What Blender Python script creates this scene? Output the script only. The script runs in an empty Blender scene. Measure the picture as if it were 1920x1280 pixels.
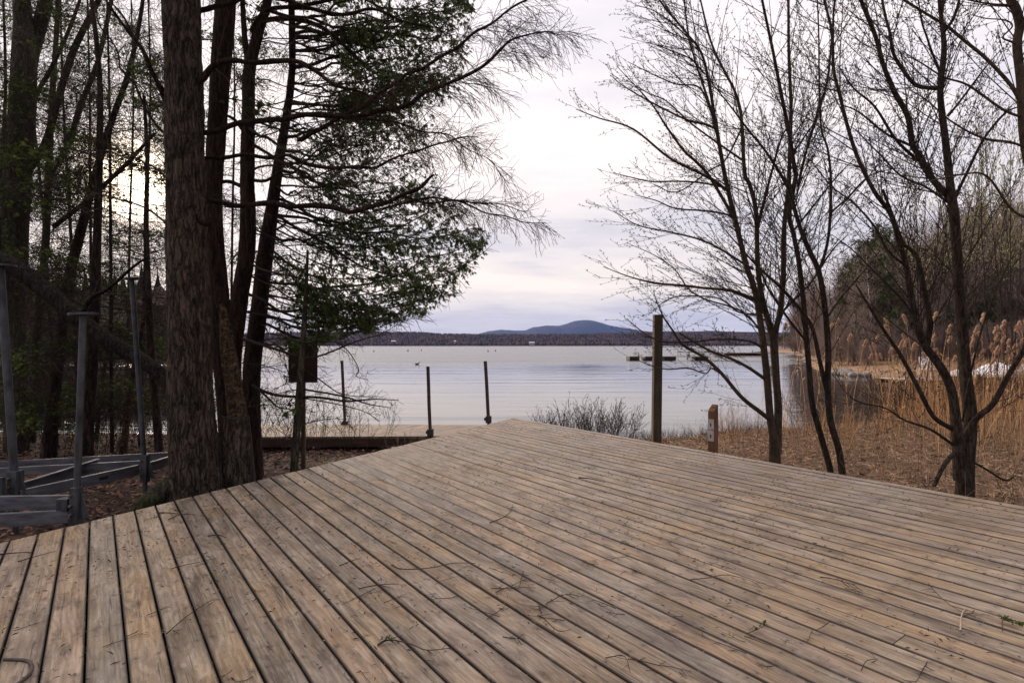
import bpy, math, random
import numpy as np
from mathutils import Vector, noise
random.seed(7); RNG = np.random.default_rng(7)
R = math.radians
C = bpy.context.scene.collection
sc = bpy.context.scene
# ---------------------------------------------------------------- camera, sky, sun, exposure
F, VH, H = 1067.0, 647.0, 1.34            # focal length in photo pixels, horizon row, eye height over the deck
WZ = -0.75                                # water level (deck top is z = 0)
cam_d = bpy.data.cameras.new('camera'); cam = bpy.data.objects.new('camera', cam_d); C.objects.link(cam)
cam.location = (0, 0, H); cam.rotation_euler = (R(90), 0, 0)
cam_d.sensor_width = 36; cam_d.lens = 36*F/1920; cam_d.shift_y = 7/1920
cam_d.clip_start = 0.05; cam_d.clip_end = 20000
sc.camera = cam
sc.view_settings.view_transform = 'Standard'; sc.view_settings.look = 'None'
sc.view_settings.exposure = 0.0; sc.view_settings.gamma = 1.0
SUN_AZ, SUN_EL = R(-33.6), R(13.4)
SV = Vector((math.sin(SUN_AZ)*math.cos(SUN_EL), math.cos(SUN_AZ)*math.cos(SUN_EL), math.sin(SUN_EL)))
sl = bpy.data.lights.new('sun', 'SUN'); sl.energy = 3.0; sl.angle = R(8); sl.color = (1.0, .80, .62)
so = bpy.data.objects.new('sun', sl); C.objects.link(so); so.rotation_euler = SV.to_track_quat('Z', 'Y').to_euler()

class NT:
    def __init__(s, nt): s.nt = nt; s.N = nt.nodes; s.L = nt.links
    def n(s, typ, **kw):
        o = s.N.new(typ)
        for k, v in kw.items():
            if k.startswith('i_'): s.put(o.inputs[int(k[2:])], v)
            elif k.startswith('s_'): s.put(o.inputs[k[2:].replace('_', ' ')], v)
            else: setattr(o, k, v)
        return o
    def put(s, sock, v):
        if isinstance(v, bpy.types.NodeSocket): s.L.new(v, sock)
        elif isinstance(v, bpy.types.Node): s.L.new(v.outputs[0], sock)
        else: sock.default_value = v
    def math(s, op, a, b=0.0, c=None, clamp=False):
        o = s.N.new('ShaderNodeMath'); o.operation = op; o.use_clamp = clamp
        s.put(o.inputs[0], a); s.put(o.inputs[1], b)
        if c is not None: s.put(o.inputs[2], c)
        return o.outputs[0]
    def ramp(s, fac, stops, interp='LINEAR'):
        o = s.N.new('ShaderNodeValToRGB'); o.color_ramp.interpolation = interp
        e = o.color_ramp.elements
        while len(e) < len(stops): e.new(0.5)
        for k, (p, c) in enumerate(stops):
            e[k].position = p
            if not isinstance(c, (tuple, list)): c = (c, c, c)
            e[k].color = tuple(c) + (1,)
        s.put(o.inputs[0], fac); return o.outputs[0]
    def mix(s, fac, a, b, blend='MIX'):
        o = s.N.new('ShaderNodeMix'); o.data_type = 'RGBA'; o.blend_type = blend
        s.put(o.inputs[0], fac)
        for i, v in ((6, a), (7, b)):
            if isinstance(v, tuple) and len(v) == 3: v = v+(1,)
            s.put(o.inputs[i], v)
        return o.outputs[2]
    def noise(s, vec, scale, detail=4, rough=.55, dist=0.0):
        o = s.N.new('ShaderNodeTexNoise'); s.put(o.inputs['Vector'], vec)
        o.inputs['Scale'].default_value = scale; o.inputs['Detail'].default_value = detail
        o.inputs['Roughness'].default_value = rough; o.inputs['Distortion'].default_value = dist
        return o.outputs[0]
    def mapping(s, vec, scale=(1, 1, 1), loc=(0, 0, 0), rot=(0, 0, 0)):
        o = s.N.new('ShaderNodeMapping'); s.put(o.inputs[0], vec)
        o.inputs['Scale'].default_value = scale; o.inputs['Location'].default_value = loc; o.inputs['Rotation'].default_value = rot
        return o.outputs[0]

w = bpy.data.worlds.new('World'); sc.world = w; w.use_nodes = True
t = NT(w.node_tree); t.N.clear()
sky = t.n('ShaderNodeTexSky', sky_type='NISHITA', sun_disc=False, sun_elevation=SUN_EL, sun_rotation=SUN_AZ)
tc = t.n('ShaderNodeTexCoord'); d = tc.outputs['Generated']
nrm = t.n('ShaderNodeVectorMath', operation='NORMALIZE', i_0=d).outputs[0]
sep = t.n('ShaderNodeSeparateXYZ', i_0=nrm); z = sep.outputs[2]
zc = t.math('ADD', t.math('MAXIMUM', z, 0.0), .16)
cv = t.n('ShaderNodeCombineXYZ', i_0=t.math('DIVIDE', sep.outputs[0], zc), i_1=t.math('DIVIDE', sep.outputs[1], zc), i_2=3.1)
n1 = t.noise(t.mapping(cv, (.75, 1.1, 1), (1.7, .4, 0)), 1.0, 6, .5, .3)
n2 = t.noise(t.mapping(cv, (.28, .5, 1), (5.2, 2.4, 0)), 1.0, 3, .5, .2)
n3 = t.noise(t.mapping(cv, (2.2, 4.5, 1), (2, 9, 0)), 1.0, 6, .6, .5)
cl = t.math('ADD', t.math('MULTIPLY', n1, .44), t.math('ADD', t.math('MULTIPLY', n2, .32), t.math('MULTIPLY', n3, .24)))
band = t.ramp(z, [(0, (.56, .59, .70)), (.045, (.63, .64, .72)), (.10, (.88, .83, .81)), (.17, (.79, .77, .81)),
                  (.25, (.84, .82, .86)), (.38, (.97, .94, .96)), (.54, (.98, .95, 1.0)), (.8, (1.75, 1.70, 1.74))])
cloudc = t.ramp(cl, [(.36, (.74, .75, .82)), (.44, (.86, .86, .91)), (.50, (.99, .97, .97)), (.58, (1.12, 1.08, 1.04))])
csky = t.mix(1.0, band, cloudc, 'MULTIPLY')
dot = t.n('ShaderNodeVectorMath', operation='DOT_PRODUCT', i_0=nrm, i_1=tuple(SV)).outputs[1]
dp = t.math('MAXIMUM', dot, 0.0)
csky = t.mix(1.0, csky, t.ramp(t.math('MULTIPLY_ADD', dot, .5, .5), [(0, (.30, .32, .40)), (.38, (.50, .52, .60)), (.60, (.92, .93, .97)), (.8, (1, 1, 1))]), 'MULTIPLY')
g1 = t.math('MULTIPLY', t.math('POWER', dp, 1100.0), 9.0)
g2 = t.math('MULTIPLY', t.math('POWER', dp, 30.0), .30)
glow = t.mix(1.0, t.mix(1.0, (1.0, .80, .56), g1, 'MULTIPLY'), t.mix(1.0, (1.0, .82, .66), g2, 'MULTIPLY'), 'ADD')
nish = t.mix(1.0, sky, (.09, .09, .09), 'MULTIPLY')
up = t.mix(.93, nish, t.mix(1.0, csky, (1.27, 1.22, 1.17), 'MULTIPLY'))
up = t.mix(1.0, up, glow, 'ADD')
below = t.math('GREATER_THAN', z, -.002)
col = t.mix(below, (.16, .15, .15), up)
bg = t.n('ShaderNodeBackground', i_0=col, i_1=1.0)
t.L.new(bg.outputs[0], t.n('ShaderNodeOutputWorld').inputs[0])

# ---------------------------------------------------------------- helpers
def W(u, v, Y): return Vector(((u-960)/F*Y, Y, H-(v-VH)/F*Y))
def px(wpx, Y): return wpx/F*Y
def material(name):
    m = bpy.data.materials.new(name); m.use_nodes = True
    t = NT(m.node_tree); b = m.node_tree.nodes['Principled BSDF']; b.inputs['Specular IOR Level'].default_value = .3
    return m, t, b
def bump(t, b, h, strength=.5, dist=.01):
    o = t.n('ShaderNodeBump'); o.inputs['Strength'].default_value = strength; o.inputs['Distance'].default_value = dist
    t.put(o.inputs['Height'], h); t.L.new(o.outputs[0], b.inputs['Normal'])
def tag(o, label=None, cat=None, group=None, kind=None):
    if label: o['label'] = label
    if cat: o['category'] = cat
    if group: o['group'] = group
    if kind: o['kind'] = kind
    return o
def empty(name, loc=(0, 0, 0), **kw):
    o = bpy.data.objects.new(name, None); C.objects.link(o); o.location = loc; o.empty_display_size = .2
    return tag(o, **kw)
def mesh_np(name, V, faces, mat, parent=None, smooth=True, attr=None, uv=None, attrc=None):
    V = np.asarray(V, np.float32).reshape(-1, 3)
    if parent is not None:
        V = V - np.array(parent['_o'] if '_o' in parent else (0, 0, 0), np.float32)
    faces = [np.asarray(f, np.int32) for f in faces if len(f)]
    me = bpy.data.meshes.new(name)
    me.vertices.add(len(V)); me.vertices.foreach_set('co', V.ravel())
    nl = sum(f.size for f in faces); nf = sum(len(f) for f in faces)
    me.loops.add(nl); me.polygons.add(nf)
    me.loops.foreach_set('vertex_index', np.concatenate([f.ravel() for f in faces]))
    tot = np.concatenate([np.full(len(f), f.shape[1], np.int32) for f in faces])
    st = np.concatenate([[0], np.cumsum(tot)[:-1]]).astype(np.int32)
    me.polygons.foreach_set('loop_start', st); me.polygons.foreach_set('loop_total', tot)
    me.polygons.foreach_set('use_smooth', np.full(nf, smooth))
    if attr is not None:
        a = me.attributes.new('rnd', 'FLOAT', 'POINT'); a.data.foreach_set('value', np.asarray(attr, np.float32))
    if uv is not None:
        l = me.uv_layers.new(name='UVMap'); l.data.foreach_set('uv', np.asarray(uv, np.float32).ravel())
    me.update(calc_edges=True)
    me.materials.append(mat)
    o = bpy.data.objects.new(name, me); C.objects.link(o)
    if parent is not None: o.parent = parent
    return o
class Tubes:
    def __init__(s): s.g = {}
    def add(s, pts, rad, k=4):
        s.g.setdefault((len(pts), k), []).append(([tuple(p) for p in pts], list(rad)))
    def arrays(s):
        VV, FF, AA, off = [], [], [], 0
        for (n, k), L in s.g.items():
            P = np.array([x[0] for x in L], float); r = np.array([x[1] for x in L], float)
            B = len(L)
            T = np.gradient(P, axis=1); T /= np.linalg.norm(T, axis=2, keepdims=True)+1e-9
            D = P[:, -1]-P[:, 0]; D /= np.linalg.norm(D, axis=1, keepdims=True)+1e-9
            ref = np.where(np.abs(D[:, 2:3]) < .8, np.array([[0, 0, 1.]]), np.array([[1., 0, 0]]))[:, None, :]
            A = np.cross(T, np.broadcast_to(ref, T.shape)); A /= np.linalg.norm(A, axis=2, keepdims=True)+1e-9
            Bn = np.cross(T, A)
            th = np.linspace(0, 2*math.pi, k, endpoint=False)
            ring = P[:, :, None, :]+r[:, :, None, None]*(np.cos(th)[None, None, :, None]*A[:, :, None, :]+np.sin(th)[None, None, :, None]*Bn[:, :, None, :])
            V = ring.reshape(-1, 3)
            i = np.arange(B)[:, None, None]*n*k+np.arange(n-1)[None, :, None]*k
            j = np.arange(k)[None, None, :]; j2 = (j+1) % k
            q = np.stack([i+j, i+j2, i+j2+k, i+j+k], -1).reshape(-1, 4)+off
            VV.append(V); FF.append(q); off += len(V)
            AA.append(np.repeat(RNG.random(B), n*k))
        return np.concatenate(VV), np.concatenate(FF), np.concatenate(AA)
    def build(s, name, mat, parent=None):
        V, Fc, A = s.arrays()
        return mesh_np(name, V, [Fc], mat, parent, True, A)
def crom(P, n):
    """Catmull-Rom through rows of P, n samples per span"""
    P = np.asarray(P, float)
    if len(P) < 3:
        tt = np.linspace(0, 1, n*(len(P)-1)+1)[:, None]; return P[0]+(P[-1]-P[0])*tt
    Q = np.vstack([2*P[0]-P[1], P, 2*P[-1]-P[-2]]); out = []
    for i in range(1, len(Q)-2):
        a, b, c, d_ = Q[i-1], Q[i], Q[i+1], Q[i+2]
        for k in range(n):
            u = k/n
            out.append(.5*((2*b)+(-a+c)*u+(2*a-5*b+4*c-d_)*u*u+(-a+3*b-3*c+d_)*u**3))
    out.append(Q[-2]); return np.array(out)
def limb(pl, ws, Y0, Y1=None, n=4):
    """pixel polyline + pixel widths + depth range -> smoothed world points, radii"""
    Y1 = Y0 if Y1 is None else Y1; m = len(pl)
    if not isinstance(ws, (list, tuple)): ws = [ws]*m
    if len(ws) == 2 and m > 2: ws = list(np.linspace(ws[0], ws[1], m))
    rows = []
    for i, (u, v) in enumerate(pl):
        Y = Y0+(Y1-Y0)*i/(m-1); p = W(u, v, Y); rows.append((p.x, p.y, p.z, px(ws[i], Y)/2))
    S = crom(rows, n); return S[:, :3], np.maximum(S[:, 3], .0015)
def box(V, Fc, lo, hi):
    b = len(V); x0, y0, z0 = lo; x1, y1, z1 = hi
    V += [(x0, y0, z0), (x1, y0, z0), (x1, y1, z0), (x0, y1, z0), (x0, y0, z1), (x1, y0, z1), (x1, y1, z1), (x0, y1, z1)]
    Fc += [(b, b+3, b+2, b+1), (b+4, b+5, b+6, b+7), (b, b+1, b+5, b+4), (b+1, b+2, b+6, b+5), (b+2, b+3, b+7, b+6), (b+3, b, b+4, b+7)]
def beam(V, Fc, a, b_, w_, h_, up=(0, 0, 1)):
    a = Vector(a); b_ = Vector(b_); t_ = (b_-a).normalized(); s_ = t_.cross(Vector(up)).normalized(); u_ = s_.cross(t_)
    b = len(V)
    for p in (a, b_):
        for sx, sz in ((-1, -1), (1, -1), (1, 1), (-1, 1)): V.append(tuple(p+s_*sx*w_/2+u_*sz*h_/2))
    Fc += [(b, b+3, b+2, b+1), (b+4, b+5, b+6, b+7), (b, b+1, b+5, b+4), (b+1, b+2, b+6, b+5), (b+2, b+3, b+7, b+6), (b+3, b, b+4, b+7)]
def add_bevel(o, wd=.004, seg=2):
    m = o.modifiers.new('bevel', 'BEVEL'); m.width = wd; m.segments = seg; m.limit_method = 'ANGLE'; return o
def flatmesh(name, V, Fc, mat, parent=None, bev=0):
    o = mesh_np(name, V, [np.array([f for f in Fc if len(f) == 4]).reshape(-1, 4), np.array([f for f in Fc if len(f) == 3]).reshape(-1, 3)], mat, parent, False)
    if bev: add_bevel(o, bev)
    return o
def rootat(name, loc, label, cat, group=None):
    o = empty(name, loc, label=label, cat=cat, group=group); o['_o'] = tuple(loc); return o
ROOTS = []
def thing(name, loc, label, cat, group=None):
    o = rootat(name, loc, label, cat, group); ROOTS.append(o); return o
def dup(root, loc, rz=0, sc_=1, label=None, group=None):
    r = root.copy(); C.objects.link(r); r.location = loc; r.rotation_euler = (0, 0, rz)
    r.scale = (sc_,)*3 if not isinstance(sc_, tuple) else sc_
    if label: r['label'] = label
    if group: r['group'] = group
    for ch in list(root.children):
        c = ch.copy(); C.objects.link(c); c.parent = r
        for g in ch.children:
            e = g.copy(); C.objects.link(e); e.parent = c
    return r

# ---------------------------------------------------------------- materials
def bark(name, dark, light, moss=0.0, mossc=(.06, .075, .02), sc_=(34, 34, 6), pale=None, st=.9, dist=.02, fur=.75):
    m, t, b = material(name); g = t.n('ShaderNodeNewGeometry').outputs['Position']
    wv = t.n('ShaderNodeVectorMath', operation='ADD', i_0=g, i_1=t.n('ShaderNodeVectorMath', operation='SCALE', i_0=t.n('ShaderNodeTexNoise', s_Scale=6.0, i_0=g).outputs[1], s_Scale=.06).outputs[0]).outputs[0]
    n = t.noise(t.mapping(wv, sc_), 1.0, 5, .65, .3)
    fn = t.noise(t.mapping(wv, tuple(x*.62 for x in sc_), (3, 7, 1)), 1.0, 3, .6)
    fr_ = t.ramp(t.math('ABSOLUTE', t.math('SUBTRACT', fn, .5)), [(.0, 0), (.035, .6), (.09, 1)])      # dark furrows between plates
    f = t.noise(g, 90, 4, .65)
    big = t.noise(t.mapping(g, (3, 3, .9)), 1.0, 4)
    c = t.ramp(n, [(.33, dark), (.5, tuple((a+c_)/2 for a, c_ in zip(dark, light))), (.68, light)])
    c = t.mix(t.math('MULTIPLY', t.math('SUBTRACT', 1.0, fr_), fur), c, tuple(x*.30 for x in dark))
    c = t.mix(.6, c, t.ramp(big, [(.32, (.55, .55, .58)), (.68, (1.45, 1.4, 1.35))]), 'MULTIPLY')
    if pale:
        c = t.mix(t.ramp(t.noise(t.mapping(g, (9, 9, 14)), 1.0, 7, .75, 1.2), [(.50, 0), (.60, .9)]), c, pale)
    if moss > 0:
        mk = t.ramp(t.math('ADD', t.math('MULTIPLY', t.noise(g, 2.2, 6, .7), .7), t.math('MULTIPLY', t.noise(g, 30, 3, .7), .3)), [(.66-moss*.30, 0), (.78-moss*.28, .8)])
        c = t.mix(mk, c, mossc)
    c = t.mix(.5, c, t.ramp(f, [(.32, (.35, .35, .35)), (.68, (1.5, 1.45, 1.4))]), 'MULTIPLY')
    t.L.new(c, b.inputs['Base Color']); b.inputs['Roughness'].default_value = .9; b.inputs['Specular IOR Level'].default_value = .15
    bump(t, b, t.math('ADD', t.math('MULTIPLY', fr_, .8), t.math('ADD', t.math('MULTIPLY', n, .5), t.math('MULTIPLY', f, .25))), st, dist); return m
M = {}
M['bark_pine'] = bark('bark_pine', (.022, .016, .012), (.150, .112, .084), .05, dist=.03)
M['bark_cedar'] = bark('bark_cedar', (.020, .012, .009), (.080, .048, .034), .0, sc_=(60, 60, 3.5))
M['bark_old'] = bark('bark_old', (.03, .02, .015), (.09, .06, .04), .15, pale=(.20, .13, .065))
M['bark_moss'] = bark('bark_moss', (.030, .026, .018), (.115, .098, .070), .55, (.055, .068, .016))
M['bark_dark'] = bark('bark_dark', (.018, .013, .010), (.085, .060, .045), .15, (.025, .03, .012))
M['bark_log'] = bark('bark_log', (.010, .008, .007), (.045, .036, .026), .12, (.035, .036, .014))
M['bark_smooth'] = bark('bark_smooth', (.035, .025, .018), (.115, .082, .056), .22, (.07, .062, .028), sc_=(22, 22, 12), st=.5, dist=.006, fur=.25)
M['bark_brown'] = bark('bark_brown', (.022, .017, .013), (.085, .062, .046), .06, sc_=(50, 50, 8), st=.8, dist=.012)
M['bark_grey'] = bark('bark_grey', (.10, .085, .075), (.24, .20, .17), .2, sc_=(3, 3, 2), st=.3)
M['bark_birch'] = bark('bark_birch', (.45, .42, .38), (.75, .72, .68), 0, sc_=(1, 1, 5), st=.2)
def plain(name, c1, c2, scale=3, rough=.85, stretch=(1, 1, 1), spec=.2, metal=0, trans=0, useattr=False, bm=0):
    m, t, b = material(name); g = t.n('ShaderNodeNewGeometry').outputs['Position']
    n = t.noise(t.mapping(g, stretch), scale, 5, .6)
    if useattr:
        a = t.n('ShaderNodeAttribute', attribute_name='rnd').outputs['Fac']
        n = t.math('ADD', t.math('MULTIPLY', n, .5), t.math('MULTIPLY', a, .5))
    t.L.new(t.ramp(n, [(.3, c1), (.7, c2)]), b.inputs['Base Color'])
    b.inputs['Roughness'].default_value = rough; b.inputs['Specular IOR Level'].default_value = spec; b.inputs['Metallic'].default_value = metal
    if bm: bump(t, b, n, .4, bm)
    if trans:
        tr = t.n('ShaderNodeBsdfTranslucent'); t.L.new(t.ramp(n, [(.3, c1), (.7, c2)]), tr.inputs[0])
        mx = t.n('ShaderNodeMixShader', i_0=trans); t.L.new(b.outputs[0], mx.inputs[1]); t.L.new(tr.outputs[0], mx.inputs[2])
        t.L.new(mx.outputs[0], t.N['Material Output'].inputs[0])
    return m
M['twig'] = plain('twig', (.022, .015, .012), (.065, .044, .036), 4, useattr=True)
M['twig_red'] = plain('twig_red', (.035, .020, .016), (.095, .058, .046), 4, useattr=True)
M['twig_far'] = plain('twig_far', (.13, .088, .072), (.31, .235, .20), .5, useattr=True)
M['cedar'] = plain('cedar', (.026, .045, .012), (.125, .165, .050), 2.6, .7, trans=.45, useattr=True)
M['hemlock'] = plain('hemlock', (.045, .07, .012), (.15, .20, .04), 2.0, .7, trans=.35, useattr=True)
M['pine_far'] = plain('pine_far', (.04, .055, .022), (.13, .15, .06), .8, .8, trans=.15, useattr=True)
M['catkin'] = plain('catkin', (.28, .27, .12), (.45, .42, .22), 5, .8, trans=.3, useattr=True)
M['reed'] = plain('reed', (.14, .070, .030), (.95, .64, .34), 9, .7, trans=.35, useattr=True)
M['plume'] = plain('plume', (.36, .21, .13), (.70, .50, .36), 6, .9, trans=.4, useattr=True)
M['straw'] = plain('straw', (.075, .045, .024), (.66, .45, .27), 3, .8, trans=.15, useattr=True)
M['leaf'] = plain('leaf', (.018, .009, .007), (.27, .14, .09), 4, .8, useattr=True)
M['leaf_red'] = plain('leaf_red', (.14, .06, .035), (.26, .13, .08), 9, .8, useattr=True)
M['galv'] = plain('galv', (.030, .030, .032), (.115, .117, .122), 14, .6, metal=.5, spec=.4, stretch=(1, 1, .4))
M['alu'] = plain('alu', (.075, .075, .082), (.20, .20, .215), 9, .55, metal=.5, spec=.4, stretch=(.6, .6, 3))
M['pipe'] = plain('pipe', (.05, .04, .038), (.13, .10, .09), 14, .7, metal=.3, spec=.3)
M['black'] = plain('black', (.012, .012, .014), (.03, .03, .033), 5, .6)
M['white'] = plain('white', (.66, .66, .70), (.80, .80, .83), 2, .55)
M['paint_red'] = plain('paint_red', (.5, .07, .05), (.6, .1, .06), 3, .5)
M['housewall'] = plain('housewall', (.18, .09, .08), (.24, .13, .11), .2)
M['housewall_pale'] = plain('housewall_pale', (.42, .36, .27), (.5, .43, .33), .2)
M['roof'] = plain('roof', (.45, .45, .47), (.55, .55, .57), .2)
M['stone'] = plain('stone', (.13, .11, .10), (.33, .29, .26), 4, .9, bm=.03)
M['signback'] = plain('signback', (.03, .018, .014), (.06, .036, .028), 6, .85)
M['paper'] = plain('paper', (.42, .39, .35), (.60, .56, .52), 12, .8)

def timber(name, c1, c2, axis=2, sc_=26, moss=0):
    m, t, b = material(name); g = t.n('ShaderNodeTexCoord').outputs['Object']
    s = [sc_]*3; s[axis] = 1.5
    n = t.noise(t.mapping(g, tuple(s)), 1.0, 6, .7, .4); k = t.noise(g, 2.3, 4)
    c = t.mix(t.ramp(k, [(.4, 0), (.65, .6)]), t.ramp(n, [(.3, c1), (.7, c2)]), tuple(x*.5 for x in c1))
    t.L.new(c, b.inputs['Base Color']); b.inputs['Roughness'].default_value = .85
    bump(t, b, n, .5, .003); return m
M['post_dark'] = timber('post_dark', (.045, .033, .02), (.13, .10, .062))
M['post_red'] = timber('post_red', (.13, .062, .032), (.30, .155, .085))
M['fascia'] = timber('fascia', (.05, .03, .022), (.14, .085, .06), axis=0)
M['peeled'] = timber('peeled', (.36, .28, .21), (.52, .43, .34))
M['dockwood'] = timber('dockwood', (.33, .26, .22), (.52, .43, .38), axis=1)

# deck planks: u runs along the board, v across it (metres), 'rnd' is one number for each board
def deck_material():
    m, t, b = material('weathered_planks')
    uv = t.n('ShaderNodeUVMap').outputs[0]; rn = t.n('ShaderNodeAttribute', attribute_name='rnd').outputs['Fac']
    s = t.n('ShaderNodeSeparateXYZ', i_0=uv); u, v = s.outputs[0], s.outputs[1]
    off = t.math('MULTIPLY', rn, 37.0)
    p = t.n('ShaderNodeCombineXYZ', i_0=t.math('ADD', u, off), i_1=v, i_2=off).outputs[0]
    grain = t.noise(t.mapping(p, (1.6, 75, 1)), 1.0, 6, .7, .2)
    warp = t.noise(t.mapping(p, (1.1, 6, 1)), 1.0, 3, .5)
    rings = t.n('ShaderNodeTexWave', wave_type='BANDS', bands_direction='Y'); rings.inputs['Scale'].default_value = 9
    rings.inputs['Distortion'].default_value = 0
    t.put(rings.inputs['Vector'], t.n('ShaderNodeCombineXYZ', i_0=0.0, i_1=t.math('ADD', v, t.math('MULTIPLY', warp, .35)), i_2=0.0))
    big = t.noise(t.mapping(p, (.9, 4.5, 1)), 1.0, 5, .6)
    med = t.noise(t.mapping(p, (3.2, 11, 1)), 1.0, 5, .62, .15)
    glob = t.noise(t.mapping(uv, (1, 1, 1)), 1.1, 4, .6)
    tone = t.math('ADD', t.math('MULTIPLY', grain, .28), t.math('ADD', t.math('MULTIPLY', rings.outputs['Fac'], .055), t.math('ADD', t.math('MULTIPLY', med, .34), t.math('MULTIPLY', big, .30))))
    c = t.ramp(tone, [(.33, (.070, .050, .034)), (.42, (.182, .142, .103)), (.50, (.272, .221, .164)), (.59, (.42, .356, .280))])
    # every board has its own cast: greyer, pinker or more yellow
    c = t.mix(1.0, c, t.ramp(rn, [(0, (.86, .88, .92)), (.25, (1.08, 1.0, .98)), (.5, (.98, .92, .82)), (.75, (1.06, 1.04, 1.04)), (1, (.92, .84, .76))]), 'MULTIPLY')
    # yellow-brown and dark weather stains
    yel = t.ramp(t.math('ADD', t.math('MULTIPLY', big, .6), t.math('MULTIPLY', glob, .4)), [(.47, 0), (.58, .7)])
    c = t.mix(yel, c, t.mix(1.0, c, (.90, .74, .48), 'MULTIPLY'))
    st = t.ramp(t.noise(t.mapping(p, (2.2, 9, 1), (3, 1, 8)), 1.0, 6, .7, 1.0), [(.52, 0), (.66, .8)])
    c = t.mix(st, c, (.085, .058, .036))
    pale = t.ramp(t.noise(t.mapping(p, (6, 20, 1), (9, 5, 2)), 1.0, 5, .7, .8), [(.60, 0), (.72, .5)])
    c = t.mix(pale, c, (.50, .45, .40))
    dash = t.ramp(t.noise(t.mapping(p, (55, 13, 1), (2, 2, 6)), 1.0, 3, .6), [(.66, 0), (.70, .65)])
    c = t.mix(dash, c, (.075, .052, .038))
    # splits along the grain
    cr = t.noise(t.mapping(p, (1.4, 120, 1), (4, 4, 4)), 1.0, 2, .5, .1)
    crm = t.ramp(t.noise(t.mapping(p, (2.2, 24, 1), (1, 7, 3)), 1.0, 3, .6), [(.53, 0), (.60, 1)])
    crack = t.math('MULTIPLY', t.ramp(cr, [(.55, 0), (.585, 1), (.60, 1), (.635, 0)]), crm)
    c = t.mix(t.math('MULTIPLY', crack, .75), c, (.035, .024, .018))
    # knots
    vo = t.n('ShaderNodeTexVoronoi', feature='F1'); vo.inputs['Scale'].default_value = 1.0; vo.inputs['Randomness'].default_value = 1
    t.put(vo.inputs['Vector'], t.mapping(p, (3.2, 9, 1)))
    kn = t.ramp(vo.outputs['Distance'], [(.09, 1), (.16, .35), (.24, 0)])
    kn = t.math('MULTIPLY', kn, t.ramp(vo.outputs['Color'], [(.48, 0), (.52, 1)]))
    c = t.mix(t.math('MULTIPLY', kn, .75), c, (.085, .05, .032))
    # screw heads: two in every board over each joist
    jn = t.math('MULTIPLY', t.math('SUBTRACT', t.noise(t.mapping(p, (2.4, 30, 1)), 1.0, 0), .5), .05)
    du = t.math('ABSOLUTE', t.math('SUBTRACT', t.math('FRACT', t.math('DIVIDE', t.math('ADD', t.math('ADD', u, jn), 100.0), .406)), .5))
    du = t.math('MULTIPLY', du, .406)
    dv = t.math('SUBTRACT', t.math('ABSOLUTE', v), .043)
    dd = t.math('SQRT', t.math('ADD', t.math('MULTIPLY', du, du), t.math('MULTIPLY', dv, dv)))
    scw = t.math('LESS_THAN', dd, .0052)
    c = t.mix(scw, c, (.02, .015, .012))
    ghost = t.ramp(dd, [(.005, .55), (.026, 0)])
    c = t.mix(ghost, c, (.09, .06, .045))
    edge = t.ramp(t.math('ABSOLUTE', v), [(.0600, 0), (.0650, .9)])
    c = t.mix(edge, c, (.028, .018, .012))
    flk = t.ramp(t.noise(t.mapping(p, (22, 60, 1), (7, 3, 5)), 1.0, 6, .75, .4), [(.35, .42), (.45, 0)])
    c = t.mix(flk, c, (.09, .063, .045))
    flp = t.ramp(t.noise(t.mapping(p, (14, 70, 1), (1, 6, 5)), 1.0, 6, .75, .3), [(.56, 0), (.66, .28)])
    c = t.mix(flp, c, (.50, .44, .39))
    damp = t.ramp(t.math('ADD', t.math('MULTIPLY', t.noise(t.mapping(p, (1.3, 7, 1), (8, 2, 5)), 1.0, 5, .6), .7), t.math('MULTIPLY', t.noise(uv, .8, 3), .3)), [(.54, 0), (.62, .6)])
    c = t.mix(damp, c, t.mix(1.0, c, (.50, .42, .32), 'MULTIPLY'))
    spk = t.ramp(t.noise(uv, 95, 3, .6), [(.66, 0), (.72, .6)])
    c = t.mix(spk, c, (.05, .035, .028))
    t.L.new(c, b.inputs['Base Color'])
    t.L.new(t.ramp(big, [(.3, .48), (.7, .68)]), b.inputs['Roughness']); b.inputs['Specular IOR Level'].default_value = .45
    h = t.math('SUBTRACT', t.math('ADD', t.math('MULTIPLY', grain, .5), t.math('MULTIPLY', med, .3)), t.math('ADD', t.math('MULTIPLY', crack, .6), t.math('MULTIPLY', scw, .8)))
    bump(t, b, h, .65, .004)
    return m
M['deck'] = deck_material()
# ---------------------------------------------------------------- ground and water
SHX = [-60, -40, -14, -8, -5.5, -4.5, -2, 0, 1.5, 2.5, 4, 5, 7, 9, 12, 20, 40, 80]
SHY = [20, 17, 13.6, 13.1, 12.4, 11.7, 11.4, 10.4, 10.6, 12.1, 12.5, 13.3, 13.7, 14.6, 16, 19, 24, 30]
def vnoise(x, y, s, seed=0):
    out = np.zeros_like(x); a = 1; tot = 0
    for o in range(4):
        r_ = np.random.default_rng(seed+o); ang = r_.uniform(0, 6.28, 6); ph = r_.uniform(0, 6.28, 6); fr = r_.uniform(.7, 1.4, 6)
        for k in range(6): out += a*np.sin((x*np.cos(ang[k])+y*np.sin(ang[k]))*fr[k]*s*(2**o)+ph[k])/6
        tot += a; a *= .55
    return out/tot*2
def gz(x, y):
    x = np.asarray(x, float); y = np.asarray(y, float)
    tt = np.interp(x, SHX, SHY)+.25*vnoise(x, y, 1.3, 3)-y
    z_ = np.where(tt > 0, WZ+.44*(1-np.exp(-np.maximum(tt, 0)/2.0)), WZ+.16*tt)
    z_ = np.maximum(z_, WZ-2.5)
    return z_+.035*vnoise(x, y, 1.7, 11)*np.clip((tt+.5), 0, 1)
def gz1(x, y): return float(gz(np.array([x]), np.array([y]))[0])

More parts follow.
